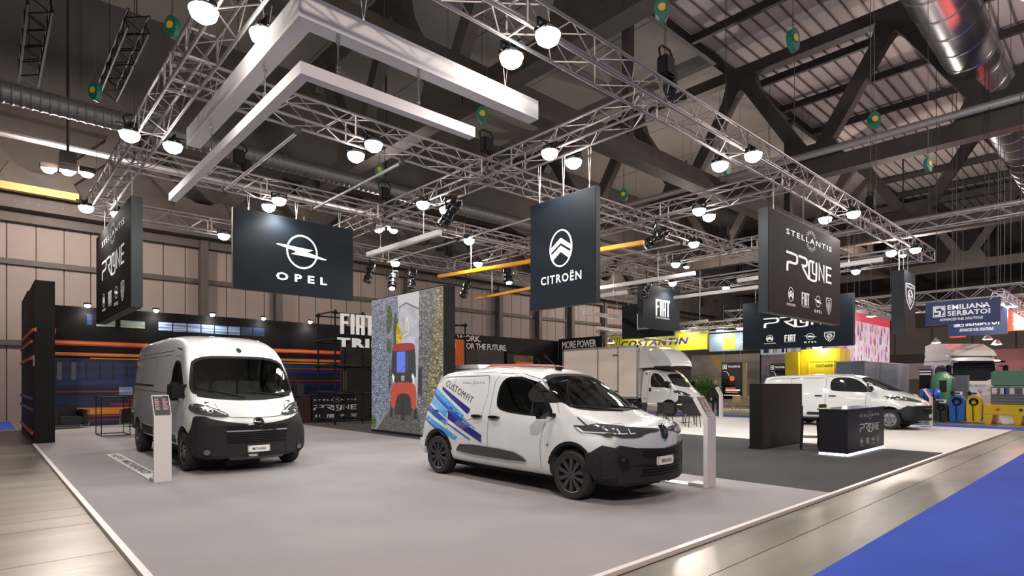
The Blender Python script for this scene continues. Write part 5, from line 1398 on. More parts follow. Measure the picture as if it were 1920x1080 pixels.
# wire-frame console and chrome club chairs
fr = thing('wire_console', 'thin black wire-frame console table behind the left totem', 'table', (2.64, 21.0, .04))
fx, fy, fz = .72, 1.1, 1.16
for a in (0, fx):
    for b in (0, fy): MB().beam((a, b, 0), (a, b, fz), .022, .022).build('leg', BLACK_MATT, fr)
for z in (.012, fz):
    for p, q in (((0, 0, z), (fx, 0, z)), ((fx, 0, z), (fx, fy, z)), ((fx, fy, z), (0, fy, z)), ((0, fy, z), (0, 0, z))): MB().beam(p, q, .022, .022).build('rail', BLACK_MATT, fr)
MB().box(0, fx, 0, fy, fz+.01, fz+.022).build('table_top', BLACK_MATT, fr)
def club_chair(x, y, rz, label):
    t = thing('club_chair', label, 'chair', (x, y, .04), rz)
    LE = mat('black_leather', (.015, .014, .014), .35)
    MB().bbox(-.36, .36, -.34, .34, .16, .42, .05).build('seat_cushion', LE, t, smooth=True)
    for a in (-1, 1): MB().bbox(min(a*.36, a*.50), max(a*.36, a*.50), -.34, .36, .12, .66, .04).build('arm_cushion', LE, t, smooth=True)
    MB().bbox(-.36, .36, .22, .38, .40, .74, .04).build('back_cushion', LE, t, smooth=True)
    for a in (-.52, .52):
        MB().path([(a, -.38, 0), (a, -.38, .62), (a, .38, .62), (a, .38, 0)], .016, 8).build('chrome_frame', CHROME, t, smooth=True)
    for z in (.12, .62): MB().path([(-.52, .40, z), (.52, .40, z)], .014, 8).tube((-.52, -.40, .12), (.52, -.40, .12), .014, 8).build('chrome_rail', CHROME, t, smooth=True)
club_chair(2.25, 25.7, .2, 'black leather club chair with chrome frame beside the wing wall'); club_chair(4.35, 25.2, -.5, 'black leather club chair with chrome frame behind the tall van')
# second counter in the rear corner
c2 = thing('rear_counter', 'dark counter with white emblems inside the scaffold frame', 'counter', (9.95, 22.9, .04), -.15)
MB().box(0, 1.75, 0, .6, 0, 1.1).build('counter_body', CB, c2); MB().box(-.02, 1.77, -.02, .62, 1.1, 1.13).build('counter_top', CB, c2)
MB().box(-1.0, -.02, .1, .6, 0, 1.1).build('counter_wing', mat('dark_red_wood', (.045, .015, .012), .4), c2)
brand_stack(None, PRINT_WHITE, c2, (-.55, -.002, .02), (1, 0, 0), (0, 0, 1), (0, -1, 0), 2.8, 1.05)
def scaffold(name, label, x0, xs, ys_, zs, tops):
    t = thing(name, label, 'frame', (x0, ys_[0], .04))
    for i, x in enumerate(xs):
        for y in ys_:
            MB().tube((x-x0, y-ys_[0], 0), (x-x0, y-ys_[0], tops[i]), .035, 8).build('post', BLACK_MATT, t)
            for z in zs:
                if z < tops[i]: MB().cbox(x-x0, y-ys_[0], z-.05, .11, .11, .10).build('coupler', BLACK_MATT, t)
    for z in zs:
        for y in ys_:
            xe = [x for i, x in enumerate(xs) if tops[i] > z]
            if len(xe) > 1: MB().tube((xe[0]-x0-.12, y-ys_[0], z), (xe[-1]-x0+.12, y-ys_[0], z), .03, 8).build('rail', BLACK_MATT, t)
        for i, x in enumerate(xs):
            if tops[i] > z: MB().tube((x-x0, -.12, z+.06), (x-x0, ys_[-1]-ys_[0]+.12, z+.06), .03, 8).build('rail', BLACK_MATT, t)
scaffold('scaffold_frame', 'black tube scaffold frame left of the lit video wall', 9.95, [9.95, 11.1, 12.3], [20.85, 22.35], [.15, 1.18, 2.25, 3.22, 4.28], [4.4, 4.4, 2.4])
scaffold('scaffold_frame', 'black tube scaffold frame seen right of the video wall', 14.6, [14.6, 16.25], [20.9, 22.3], [.15, 2.2, 3.6, 4.2], [4.32, 4.32])
bp_ = thing('black_panel_wall', 'black panel wall behind the big white standing letters', 'wall', (11.55, 23.6, .04))
MB().box(0, 3.4, 0, .12, 0, 3.5).build('wall_board', mat('panel_wall_black', (.012, .011, .011), .6), bp_); MB().box(.1, .22, -.02, 0, .3, 2.1).build('wood_strip', mat('pale_wood', (.5, .38, .22), .5), bp_)
lt = thing('sign_letters', 'large white standing letters left of the lit video wall', 'sign', (10.1, 20.75, 3.0))
LM = mat('letter_white', (.75, .74, .72), .5, emit=(1, .98, .95), es=.25)
flat(s_fit(emb_fiat(), .0, .52, 1.42, 1.30), (0, 0, 0), (1, 0, 0), (0, 0, 1), 'letters', LM, lt, thick=.05, n=(0, -1, 0))
flat(s_fit(s_text('TRIS', .05, 1.25), -.12, .02, 1.70, .38), (0, 0, 0), (1, 0, 0), (0, 0, 1), 'letters', LM, lt, thick=.05, n=(0, -1, 0))
MB().tube((-.15, .06, .45), (1.7, .06, .45), .02, 6).build('letter_rail', BLACK_MATT, lt)
# tall orange pillar and boxes behind the compact van
ORG = mat('orange_display_paint', (.80, .16, .02), .45)
tag(rbox('orange_pillar', ORG, (16.75, 17.1, 22.0, 22.3, .04, 3.78)), 'upright orange display pillar right of the video wall', 'pillar')
tag(rbox('grey_display_panel', mat('charcoal_panel', (.045, .045, .045), .6), (17.12, 19.7, 22.1, 22.25, .04, 3.28)), 'wide charcoal display panel right of the orange pillar', 'panel')
tb = thing('speaker_tower', 'black equipment tower right of the charcoal panel', 'speaker', (19.75, 22.0, .04)); MB().bbox(0, .55, 0, .5, 0, 3.22, .02).build('tower_body', BLACK_MATT, tb)
for k in range(5): MB().box(.05, .50, -.02, 0, .3+k*.58, .8+k*.58).build('tower_grille', GREY_PLASTIC, tb)
tag(MB().bbox(20.35, 21.6, 21.9, 22.4, .04, 2.74, .02).build('orange_cabinet', ORG), 'orange display cabinet above the compact van roof', 'cabinet')
tag(MB().bbox(20.75, 22.3, 22.6, 22.8, .04, 3.12, .01).build('wooden_panel', mat('brown_wood_panel', (.16, .09, .045), .5, noise=(3, .3), nscale=(6, 6, .5))), 'brown wooden panel behind the orange cabinet', 'panel')

# hidden van behind the compact van: only its roof with a red fairing shows
hv = medium_van((11.35, 9.9, .04), 'white van with a red roof fairing behind the compact van')
hv.scale = (1, 1, 1.085)
MB().prism([(-.9, 1.88), (-1.4, 1.95), (-2.6, 1.97), (-2.9, 1.88)], -.66, .66, 'y').build('roof_fairing', mat('red_fairing', (.62, .20, .17), .35, coat=.5), hv)
MB().prism([(-3.1, 1.86), (-3.15, 1.97), (-4.2, 1.97), (-4.25, 1.86)], -.74, .74, 'y').build('roof_box', WHITE_PAINT, hv)

# black cafe chairs in front of the truck
def cafe_chair(m_, legm, label, x, y, rz, group=None, z=.04):
    t = thing('cafe_chair', label, 'chair', (x, y, z), rz, group)
    MB().bbox(-.22, .22, -.21, .21, .43, .46, .012).build('seat', m_, t)
    bk = MB()
    pts = [(.24*math.sin(a), .20+.05*(1-math.cos(a))*-1, 0) for a in (-1.1, -.55, 0, .55, 1.1)]
    for p, q in zip(pts, pts[1:]): bk.add([(p[0], p[1], .46), (q[0], q[1], .46), (q[0]*1.08, q[1]+.06, .84), (p[0]*1.08, p[1]+.06, .84), (p[0], p[1]+.02, .46), (q[0], q[1]+.02, .46), (q[0]*1.08, q[1]+.08, .84), (p[0]*1.08, p[1]+.08, .84)], [(0, 1, 2, 3), (7, 6, 5, 4), (0, 4, 5, 1), (3, 2, 6, 7), (0, 3, 7, 4), (1, 5, 6, 2)])
    bk.build('backrest', m_, t)
    for a in (-1, 1):
        for b in (-1, 1): MB().tube((a*.18, b*.17, .44), (a*.22, b*.22, 0), .015, 6).build('leg', legm, t)
    return t
CH = mat('chair_black', (.012, .012, .012), .45)
for x, y, rz, lb in ((19.0, 11.05, 2.4, 'rightmost black cafe chair in front of the box truck wheel'), (19.9, 11.75, 2.0, 'second black cafe chair from the right before the truck'),
                     (18.9, 12.15, 2.8, 'third black cafe chair from the right before the truck'), (19.8, 12.85, 2.3, 'fourth black cafe chair from the right before the truck'),
                     (18.9, 13.3, 2.6, 'fifth black cafe chair from the right, partly behind the compact van'), (19.7, 14.4, 2.2, 'leftmost black cafe chair below the cargo box')):
    cafe_chair(CH, CH, lb, x, y, rz)
for x, y, lb in ((20.95, 12.5, 'small white cafe table among the black chairs at right'), (20.9, 14.3, 'small white cafe table among the black chairs at left')):
    t = thing('cafe_table', lb, 'table', (x, y, .04))
    MB().lathe([(0, .71), (.34, .71), (.35, .725), (.34, .74), (0, .74)], 'z', 24).build('table_top', mat('table_white', (.7, .7, .7), .4), t)
    MB().lathe([(.03, .02), (.03, .71)], 'z', 12).build('pedestal', CHROME, t); MB().lathe([(.24, 0), (.24, .012), (.03, .03)], 'z', 20).build('foot', CHROME, t)
# ================================================================ NEIGHBOURING STANDS
def simple(name, label, cat, m, dims, bev=0.0):
    mb = MB().bbox(*dims, bev) if bev else MB().box(*dims)
    return tag(mb.build(name, m), label, cat)
YB = mat('sign_yellow_green', (.72, .70, .03), .5, emit=(.8, .78, .03), es=.02)
PUR = mat('purple_lettering', (.06, .02, .22), .5)
BAND = mat('sign_band_black', (.02, .02, .02), .5)
def ysign(name, label, X, Y0, Y1, z0, z1, m, th=.3):
    """sign facing the camera side (-x), read from large y to small y; z relative to z0"""
    t = thing(name, label, 'sign', (X, Y1, z0), -PI/2)
    MB().box(0, Y1-Y0, 0, th, 0, z1-z0).build('sign_board', m, t)
    for a in (.15, .85): MB().tube(((Y1-Y0)*a, th/2, z1-z0), ((Y1-Y0)*a, th/2, 19.55-z0), .012, 4).build('hanging_wire', DARKST, t)
    return t
def yput(t, shape, x0, z0, x1, z1, m, name='lettering'):
    flat(s_fit(shape, x0, z0, x1, z1), (0, -.004, 0), (1, 0, 0), (0, 0, 1), name, m, t, n=(0, -1, 0))
s = ysign('hanging_sign', 'long yellow-green sign with slanted purple letters', 34, 18.83, 26.5, 3.78, 5.0, YB)
yput(s, s_xf(s_text('COSTANTIN', .045, 1.15), 1, 1, shear=.25), 1.0, .40, 6.45, .86, PUR)
for k in range(4): yput(s, s_poly([(.05+k*.3, 0), (.2+k*.3, 0), (.6+k*.3, 1), (.45+k*.3, 1)]), .05+k*.22, .02, .3+k*.22, 1.18, mat('olive_stripe', (.20, .17, .02), .5), 'stripe')
s = ysign('hanging_sign', 'blue-grey hanging sign with a yellow square', 34, 14.2, 18.62, 3.62, 4.72, mat('sign_blue_grey', (.22, .30, .36), .5, noise=(.8, .4)))
yput(s, s_rect(0, 0, 1, 1), .93, .08, 1.70, 1.0, YB, 'yellow_square'); yput(s, s_join(s_rect(0, .4, 1, .6), s_rect(.4, 0, .6, 1)), 2.0, .25, 2.6, .75, PRINT_WHITE, 'plus_mark')
yput(s, s_stroke([(0, 0), (.3, 0), (.4, .1), (.3, .2), (0, .2), (-.1, .1)], .03, True), 1.1, .42, 1.55, .55, mat('olive_stripe', (.20, .17, .02), .5), 'square_mark')
# yellow booth
YW = mat('booth_yellow', (.74, .56, .01), .5)
yb = thing('yellow_booth', 'bright yellow booth with small black lettering on its wall', 'booth', (32, 10.4, 0))
MB().box(0, 1.5, 0, 1.9, 0, 3.40).build('booth_wall', YW, yb); MB().box(-.25, .6, 1.92, 2.6, 0, 3.28).build('booth_side', YW, yb)
for y0, y1, z0, z1 in ((.25, .31, .3, 2.75), (1.45, 1.51, .3, 2.75), (.25, 1.51, 2.75, 2.81)): MB().box(-.03, 0, y0, y1, z0, z1).build('raised_frame', mat('frame_yellow', (.85, .68, .05), .5), yb)
flat(s_fit(s_xf(s_text('COSTANTIN', .04, 1.1), 1, 1, shear=.25), -1.15, 2.45, -.25, 2.60), (-.004, 0, 0), (0, -1, 0), (0, 0, 1), 'lettering', PRINT_BLACK, yb, n=(-1, 0, 0))
ylp = MB().bbox(-.45, -.25, .75, 1.15, 3.42, 3.52, .02).build('booth_lamp', LAMP_FACE, yb)
MB().tube((-.3, .95, 3.5), (.1, .95, 3.4), .02, 6).build('lamp_arm', BLACK_MATT, yb)
ld = bpy.data.lights.new('booth_light', 'POINT'); ld.energy = 60; ld.color = (1, .92, .7); ld.shadow_soft_size = .1; link('booth_light', ld, yb, (-.5, .95, 3.3))
# grey room, product-poster wall
gr = thing('grey_booth', 'plain blue-grey booth behind the right van', 'booth', (31, 9.0, 0))
MB().box(0, 7.7, 0, 1.25, 0, 2.65).build('booth_wall', mat('booth_blue_grey', (.16, .19, .235), .6), gr); MB().box(-.02, 7.72, -.02, 1.27, 2.65, 2.70).build('top_trim', mat('booth_trim', (.4, .42, .45), .5), gr)
MB().box(.3, 1.2, -.03, 0, .95, 1.7).build('blue_panel', mat('blue_info_panel', (.02, .10, .35), .5), gr)
pw = thing('poster_wall', 'tall pink lit poster wall covered with bottles', 'poster', (36, 11, 0))
MB().box(0, 6.8, 0, .3, 0, 5.62).build('poster_board', screen_tex('poster_pink', (.80, .42, .58), (.95, .82, .88), .9, (1, 1, 1), .75), pw)
MB().box(0, 6.8, -.01, 0, 5.15, 5.62).build('red_band', glow('poster_red', (.75, .05, .09), .8), pw)
MB().box(-.1, 6.9, -.15, .35, 5.62, 5.85).build('poster_top_frame', ALU_FAR, pw); MB().box(-.1, 6.9, -.05, 0, 2.75, 2.85).build('poster_base_light', glow('poster_base', (1, .95, .95), 1.5), pw)
cols = [(.62, .07, .18), (.55, .30, .62), (.35, .20, .42), (.75, .25, .12), (.45, .35, .15), (.70, .20, .40), (.30, .10, .15)]
for k in range(44):
    cx = .3+(k % 11)*.6+rnd.uniform(-.25, .25); cz = 3.15+(k//11)*.55+rnd.uniform(-.2, .2); h_ = rnd.uniform(.14, .36); w_ = h_*rnd.uniform(.28, .5)
    if k // 11 == 0: h_ *= .8
    flat(s_poly(chaikin([(cx-w_, cz-h_), (cx-w_, cz+h_*.3), (cx-w_*.35, cz+h_*.6), (cx-w_*.35, cz+h_), (cx+w_*.35, cz+h_), (cx+w_*.35, cz+h_*.6), (cx+w_, cz+h_*.3), (cx+w_, cz-h_)], 1)), (0, -.004-.0004*k, 0), (1, 0, 0), (0, 0, 1), 'printed_bottle', glow('poster_ink_%d' % (k % 7), cols[k % 7], .6), pw, n=(0, -1, 0))
pw2 = thing('poster_wall', 'lower pink poster panel between the yellow booth and the tall one', 'poster', (35.9, 13.2, 0), -PI/2)
MB().box(0, 1.9, 0, .2, 0, 3.75).build('poster_board', screen_tex('poster_pink2', (.45, .10, .20), (.90, .70, .78), 2.5, (1, 1, 1), .6), pw2)
# fuel-app screens and big posters far back
def appscreen(label, X, Y1, w_, z0, z1):
    t = thing('hanging_screen', label, 'screen', (X, Y1, z0), -PI/2)
    h = z1-z0
    MB().bbox(0, w_, 0, .12, 0, h, .03).build('screen_body', BLACK_GLOSS, t)
    MB().box(w_, w_+.22, .02, .14, .05, h-.02).build('wood_edge', mat('pale_wood', (.5, .38, .22), .5), t)
    def q(sh, x0, a, x1, b, m, nm): flat(s_fit(sh, x0*w_, a*h, x1*w_, b*h), (0, -.004, 0), (1, 0, 0), (0, 0, 1), nm, m, t, n=(0, -1, 0))
    W1 = glow('app_white', (.9, .9, .9), .9); O1 = glow('app_orange', (.85, .16, .06), .8)
    q(s_stroke([(0, 0), (1, 0), (1, 1), (0, 1)], .12, True), .08, .82, .28, .94, W1, 'app_icon'); q(s_poly([(.5, 1), (.85, .4), (.5, 0), (.15, .4)]), .13, .845, .23, .915, W1, 'app_icon_drop')
    q(s_text('TRACKFUEL', .015, 1.0), .33, .86, .92, .91, W1, 'lettering')
    q(s_poly([(.2, 0), (.8, 0), (1, .6), (.7, 1), (.3, 1), (0, .6)]), .40, .50, .66, .63, O1, 'screen_figure'); q(s_stroke([(0, 1), (.6, .9), (1, 0)], .08), .12, .62, .42, .76, W1, 'screen_line')
    q(s_rect(0, 0, 1, 1), .22, .285, .70, .315, O1, 'screen_text_line'); q(s_rect(0, 0, 1, 1), .22, .225, .90, .265, W1, 'screen_text_line'); q(s_rect(0, 0, 1, 1), .22, .17, .80, .205, O1, 'screen_text_line'); q(s_rect(0, 0, 1, 1), .15, .10, .90, .115, W1, 'screen_text_line')
    for a in (.1, .9): MB().tube((w_*a, .06, h), (w_*a, .06, 6.2-z0), .008, 4).build('hanging_wire', WIRE, t)
appscreen('black hanging app screen right of the plants', 32, 16.78, 1.28, .70, 2.83); appscreen('black hanging app screen partly hidden by the right van roof', 32, 13.95, .9, .9, 2.70)
for lb, Y0, Y1, z1, c1, c2 in (('dim brown poster wall behind the hanging app screen', 18.2, 23.4, 3.72, (.10, .08, .07), (.32, .25, .20)), ('dim dusk-coloured poster wall above the right van roof', 15.2, 18.0, 3.6, (.05, .05, .08), (.30, .20, .20))):
    t = thing('poster_wall', lb, 'poster', (40, Y1, 0), -PI/2)
    MB().box(0, Y1-Y0, 0, .2, .2, z1).build('poster_board', screen_tex('poster_'+lb[4:8], c1, c2, .5, (.6, 1, 1.5), .45), t)
    if Y1 > 20: flat(s_poly([(1.6, 3.65), (2.1, 3.65), (3.6, 1.6), (3.0, 1.6)]), (0, -.006, 0), (1, 0, 0), (0, 0, 1), 'printed_beam', glow('poster_beam', (.35, .18, .06), .6), t, n=(0, -1, 0))
s = ysign('hanging_sign', 'white and blue strip sign above the dusk-coloured poster', 39, 14.5, 17.6, 3.55, 4.15, mat('sign_pale_blue', (.5, .56, .68), .5, emit=(.6, .65, .8), es=.3))
for k in range(5): yput(s, s_rect(0, 0, 1, 1), .2+k*.6, .1, .55+k*.6, .5, PRINT_WHITE if k % 2 else mat('strip_dark_blue', (.03, .06, .18), .5), 'sign_square')

# plants: many leaves on branching stems in a trough
LEAF = mat('plant_leaf', (.10, .32, .04), .5, noise=(2, .5))
def bush(label, x, y, w_, d_, h, n, seed):
    r = random.Random(seed)
    t = thing('potted_shrub', label, 'plant', (x, y, .1))
    MB().bbox(-d_/2, d_/2, -w_/2, w_/2, 0, .38, .02).build('trough', mat('trough_grey', (.3, .3, .3), .5), t)
    st = MB(); lf = MB()
    for i in range(n//40):
        a = (r.uniform(-d_*.3, d_*.3), r.uniform(-w_*.4, w_*.4), .36); b = (a[0]+r.uniform(-.2, .2), a[1]+r.uniform(-.3, .3), h*r.uniform(.6, .95))
        st.tube(a, b, .012, 4, .005)
        for k in range(40):
            u_ = r.uniform(.15, 1); p = Vector(a).lerp(Vector(b), u_)+Vector((r.gauss(0, .16), r.gauss(0, .18), r.gauss(0, .10)))
            q = Matrix.Rotation(r.uniform(0, 6.3), 3, 'Z') @ Matrix.Rotation(r.uniform(-.9, .9), 3, 'Y'); L_ = r.uniform(.09, .16)
            lf.add([p+q @ Vector(v) for v in ((0, 0, 0), (L_*.5, L_*.22, .01), (L_, 0, -.02), (L_*.5, -L_*.22, .01))], [(0, 1, 2, 3)])
    st.build('stems', mat('stem_brown', (.08, .05, .03), .7), t, kind='stuff'); lf.build('foliage', LEAF, t, kind='stuff', fix=False)
bush('leafy green shrubs in a trough right of the box truck', 31.2, 17.35, 1.9, .8, 2.15, 2600, 3); bush('green shrub right of the hanging app screen', 32.5, 14.45, .8, .6, 1.7, 700, 5)
# wooden chairs and platform
simple('white_platform', 'low white platform below the hanging app screen', 'platform', mat('platform_white', (.6, .56, .50), .5), (29.8, 33, 13.6, 17.6, 0, .10))
WD = mat('pale_wood', (.5, .38, .22), .5)
for i, (x, y) in enumerate(((30.9, 14.5), (30.7, 15.2), (31.2, 15.8))):
    cafe_chair(WD, WD, ['pale wooden chair right below the hanging app screen', 'middle pale wooden chair below the hanging app screen', 'left pale wooden chair below the hanging app screen'][i], x, y, 1.2+i, z=.10)

# ---- fuel-tank stand at the right
def dark(n, c, r=.5): return mat(n, c, r)
tk = thing('pump_column', 'black pump column with white bars above the blue drum', 'pump', (31.2, 6.45, 0))
MB().bbox(0, .45, 0, .42, 0, 2.32, .02).build('column_body', BLACK_MATT, tk); MB().box(-.04, .5, -.05, .50, 2.25, 2.42).build('column_head', dark('mauve_metal', (.22, .17, .22)), tk)
for z in (2.0, 2.12): MB().box(-.02, 0, -.03, .40, z, z+.07).build('white_bar', PRINT_WHITE, tk)
MB().path([(-.05, .1, 1.6), (-.12, .12, 1.2), (-.08, .2, 1.1), (-.05, .25, 1.5)], .025, 6).build('hose', BLACK_MATT, tk)
def drum(label, x, y, z, r, L, m, legs=True):
    t = thing('storage_drum', label, 'drum', (x, y, 0))
    MB().lathe([(0, -L/2), (r*.7, -L/2), (r*.95, -L/2+.06), (r, -L/2+.12), (r, L/2-.12), (r*.95, L/2-.06), (r*.7, L/2), (0, L/2)], 'y', 28, (0, 0, z)).build('drum_body', m, t, smooth=True)
    for a in (-L*.22, L*.22): MB().lathe([(r+.005, a-.02), (r+.01, a), (r+.005, a+.02)], 'y', 24, (0, 0, z), cap=False).build('band', BLACK_MATT, t)
    if legs: MB().box(-r*.7, r*.7, -L*.35, L*.35, 0, z-r+.03).build('drum_stand', dark('stand_black', (.02, .02, .02)), t)
drum('round blue storage drum left of the green tank', 30.7, 6.35, 1.12, .27, .75, dark('plastic_blue', (.02, .12, .45), .35))
drum('small yellow drum just behind the right van nose', 30.2, 7.0, .95, .20, .62, dark('plastic_yellow', (.72, .50, .01), .35))
gt = thing('green_tank', 'tall rounded green tank behind the jerrycans', 'tank', (31.3, 6.05, 0))
GT = mat('tank_green', (.11, .26, .16), .35)
MB().lathe([(0, 2.08), (.25, 2.08), (.27, 2.0), (.37, 1.92), (.42, 1.78), (.43, .45), (.40, .40), (0, .40)], 'z', 32).build('tank_body', GT, gt, smooth=True); MB().box(-.4, .4, -.4, .4, 0, .4).build('tank_base', BLACK_MATT, gt)
MB().lathe([(0, .05), (.2, .05), (.2, 0)], 'z', 20, (0, 0, 2.08)).build('tank_lid', GT, gt)
MB().box(-.45, -.40, -.25, .0, 1.25, 1.75).build('dark_window', GREY_PLASTIC, gt)
simple('grey_cabinet', 'grey metal cabinet between the green tank and the white lorry', 'cabinet', dark('cabinet_slate', (.10, .12, .15)), (31.2, 31.6, 5.13, 5.60, 0, 1.97), .01)
def jerry(label, y0, y1, h, m, x=29.9, dia=(.6, .05, .03)):
    t = thing('transport_can', label, 'canister', (x, (y0+y1)/2, 0))
    w_ = (y1-y0)/2
    pr = chaikin([(-w_, .02), (-w_, h*.55), (-w_*.95, h*.85), (-w_*.55, h), (w_*.55, h), (w_*.95, h*.85), (w_, h*.55), (w_, .02)], 2)
    MB().prism(pr, -.02, .42, 'x').build('can_body', m, t)
    for s_ in (-1, 1): MB().prism([(s_*w_*.12, .05), (s_*w_*.12, h*.62), (s_*w_*.85, h*.60), (s_*w_*.88, .05)][::s_], -.05, -.02, 'x').build('can_rib', m, t)
    hd = MB().lathe([(w_*.45, -.03), (w_*.62, -.05), (w_*.62, -.01), (w_*.45, 0)], 'x', 20, (-.02, 0, h*.78), cap=False).build('hose_reel', BLACK_MATT, t)
    n = 18
    hp = [(-.07, w_*.42*math.cos(a), h*.76+w_*.42*math.sin(a)) for a in [2*PI*i/n for i in range(n+1)]]
    MB().path(hp, .022, 6).path([(-.07, w_*.3, h*.70), (-.08, w_*.1, h*.55), (-.08, w_*.05, h*.1)], .016, 5).build('hose', BLACK_MATT, t)
    MB().bbox(-.10, -.03, -w_*.25, w_*.25, h*.70, h*.86, .02).build('pump_head', GREY_PLASTIC, t)
    for s_, c in ((-1, (.75, .75, .75)), (1, dia)):
        flat(s_poly([(0, -1), (1, 0), (0, 1), (-1, 0)]) if True else None, (0, 0, 0), (0, -1, 0), (0, 0, 1), 'hazard_diamond', dark('hazard_%d' % int(c[0]*100+c[1]*10), c), t, n=(-1, 0, 0)).scale = (.055, .055, .055)
        t.children[-1].location = (-.054, s_*w_*.5, h*.30)
    MB().box(-.02, .02, -.18, .18, h+.02, h+.16).build('price_card', PRINT_WHITE, t); MB().box(-.025, -.02, -.10, .10, h+.06, h+.12).build('price_print', PRINT_BLACK, t)
jerry('black transport can, leftmost of the three cans', 5.58, 6.03, .78, dark('plastic_black', (.018, .018, .02), .4)); jerry('blue transport can with hose, middle of the three', 5.0, 5.53, 1.12, dark('plastic_blue', (.02, .12, .45), .35))
jerry('yellow transport can with hose, right of the blue one', 4.46, 4.96, 1.12, dark('plastic_yellow', (.72, .50, .01), .35))
PY = dark('plastic_yellow', (.72, .50, .01), .35)
bd = thing('spill_pallet', 'large yellow spill pallet under the grey crate at right edge', 'pallet', (29.85, 2.2, 0))
MB().bbox(0, 1.3, 0, 2.2, .36, .78, .03).build('pallet_tray', PY, bd)
for a in (.05, 1.05, 1.95):
    MB().prism([(a-.05, .38), (a+.0, 0), (a+.20, 0), (a+.27, .38)], 0, 1.2, 'x').build('pallet_leg', PY, bd)
for a, c in ((.55, (.6, .1, .02)), (1.05, (.03, .03, .03)), (1.75, (.6, .05, .03))):
    o = flat(s_poly([(0, -1), (1, 0), (0, 1), (-1, 0)]), (0, 0, 0), (0, -1, 0), (0, 0, 1), 'hazard_diamond', dark('hazard_%d' % int(c[0]*100+c[1]*10), c), bd, n=(-1, 0, 0)); o.scale = (.08,)*3; o.location = (-.006, a, .58)
gc = thing('grey_crate', 'grey slatted crate with brochures on the spill pallet', 'crate', (29.95, 2.3, .78))
GCm = dark('crate_grey', (.16, .17, .18)); MB().box(0, 1.1, 0, 1.88, 0, .70).build('crate_core', GCm, gc)
for k in range(6): MB().box(-.04, 0, 0, 1.88, .02+k*.115, .10+k*.115).build('slat', GCm, gc)
for k, (a, c) in enumerate(((1.68, (.7, .7, .7)), (1.42, (.6, .6, .62)), (1.3, (.05, .12, .3)), (1.15, (.7, .7, .7)), (.95, (.1, .1, .12)), (.75, (.75, .74, .7)), (.5, (.7, .7, .7)))): MB().box(-.06, -.04, a, a+.16, .42, .66).build('brochure', dark('brochure_%d' % k, c), gc)
gb = thing('green_box_tank', 'square green tank on top of the grey crate', 'tank', (29.95, 2.3, 1.49)); MB().bbox(0, 1.1, 0, 1.88, 0, .64, .06).build('tank_body', GT, gb)
MB().bbox(.4, .7, .5, .8, .64, .80, .03).build('tank_valve', dark('plastic_blue', (.02, .12, .45), .35), gb)
simple('white_desk', 'white desk the seated person works at', 'desk', dark('desk_white', (.62, .60, .60)), (32.1, 32.6, 4.2, 6.2, 0, 1.15), .01)

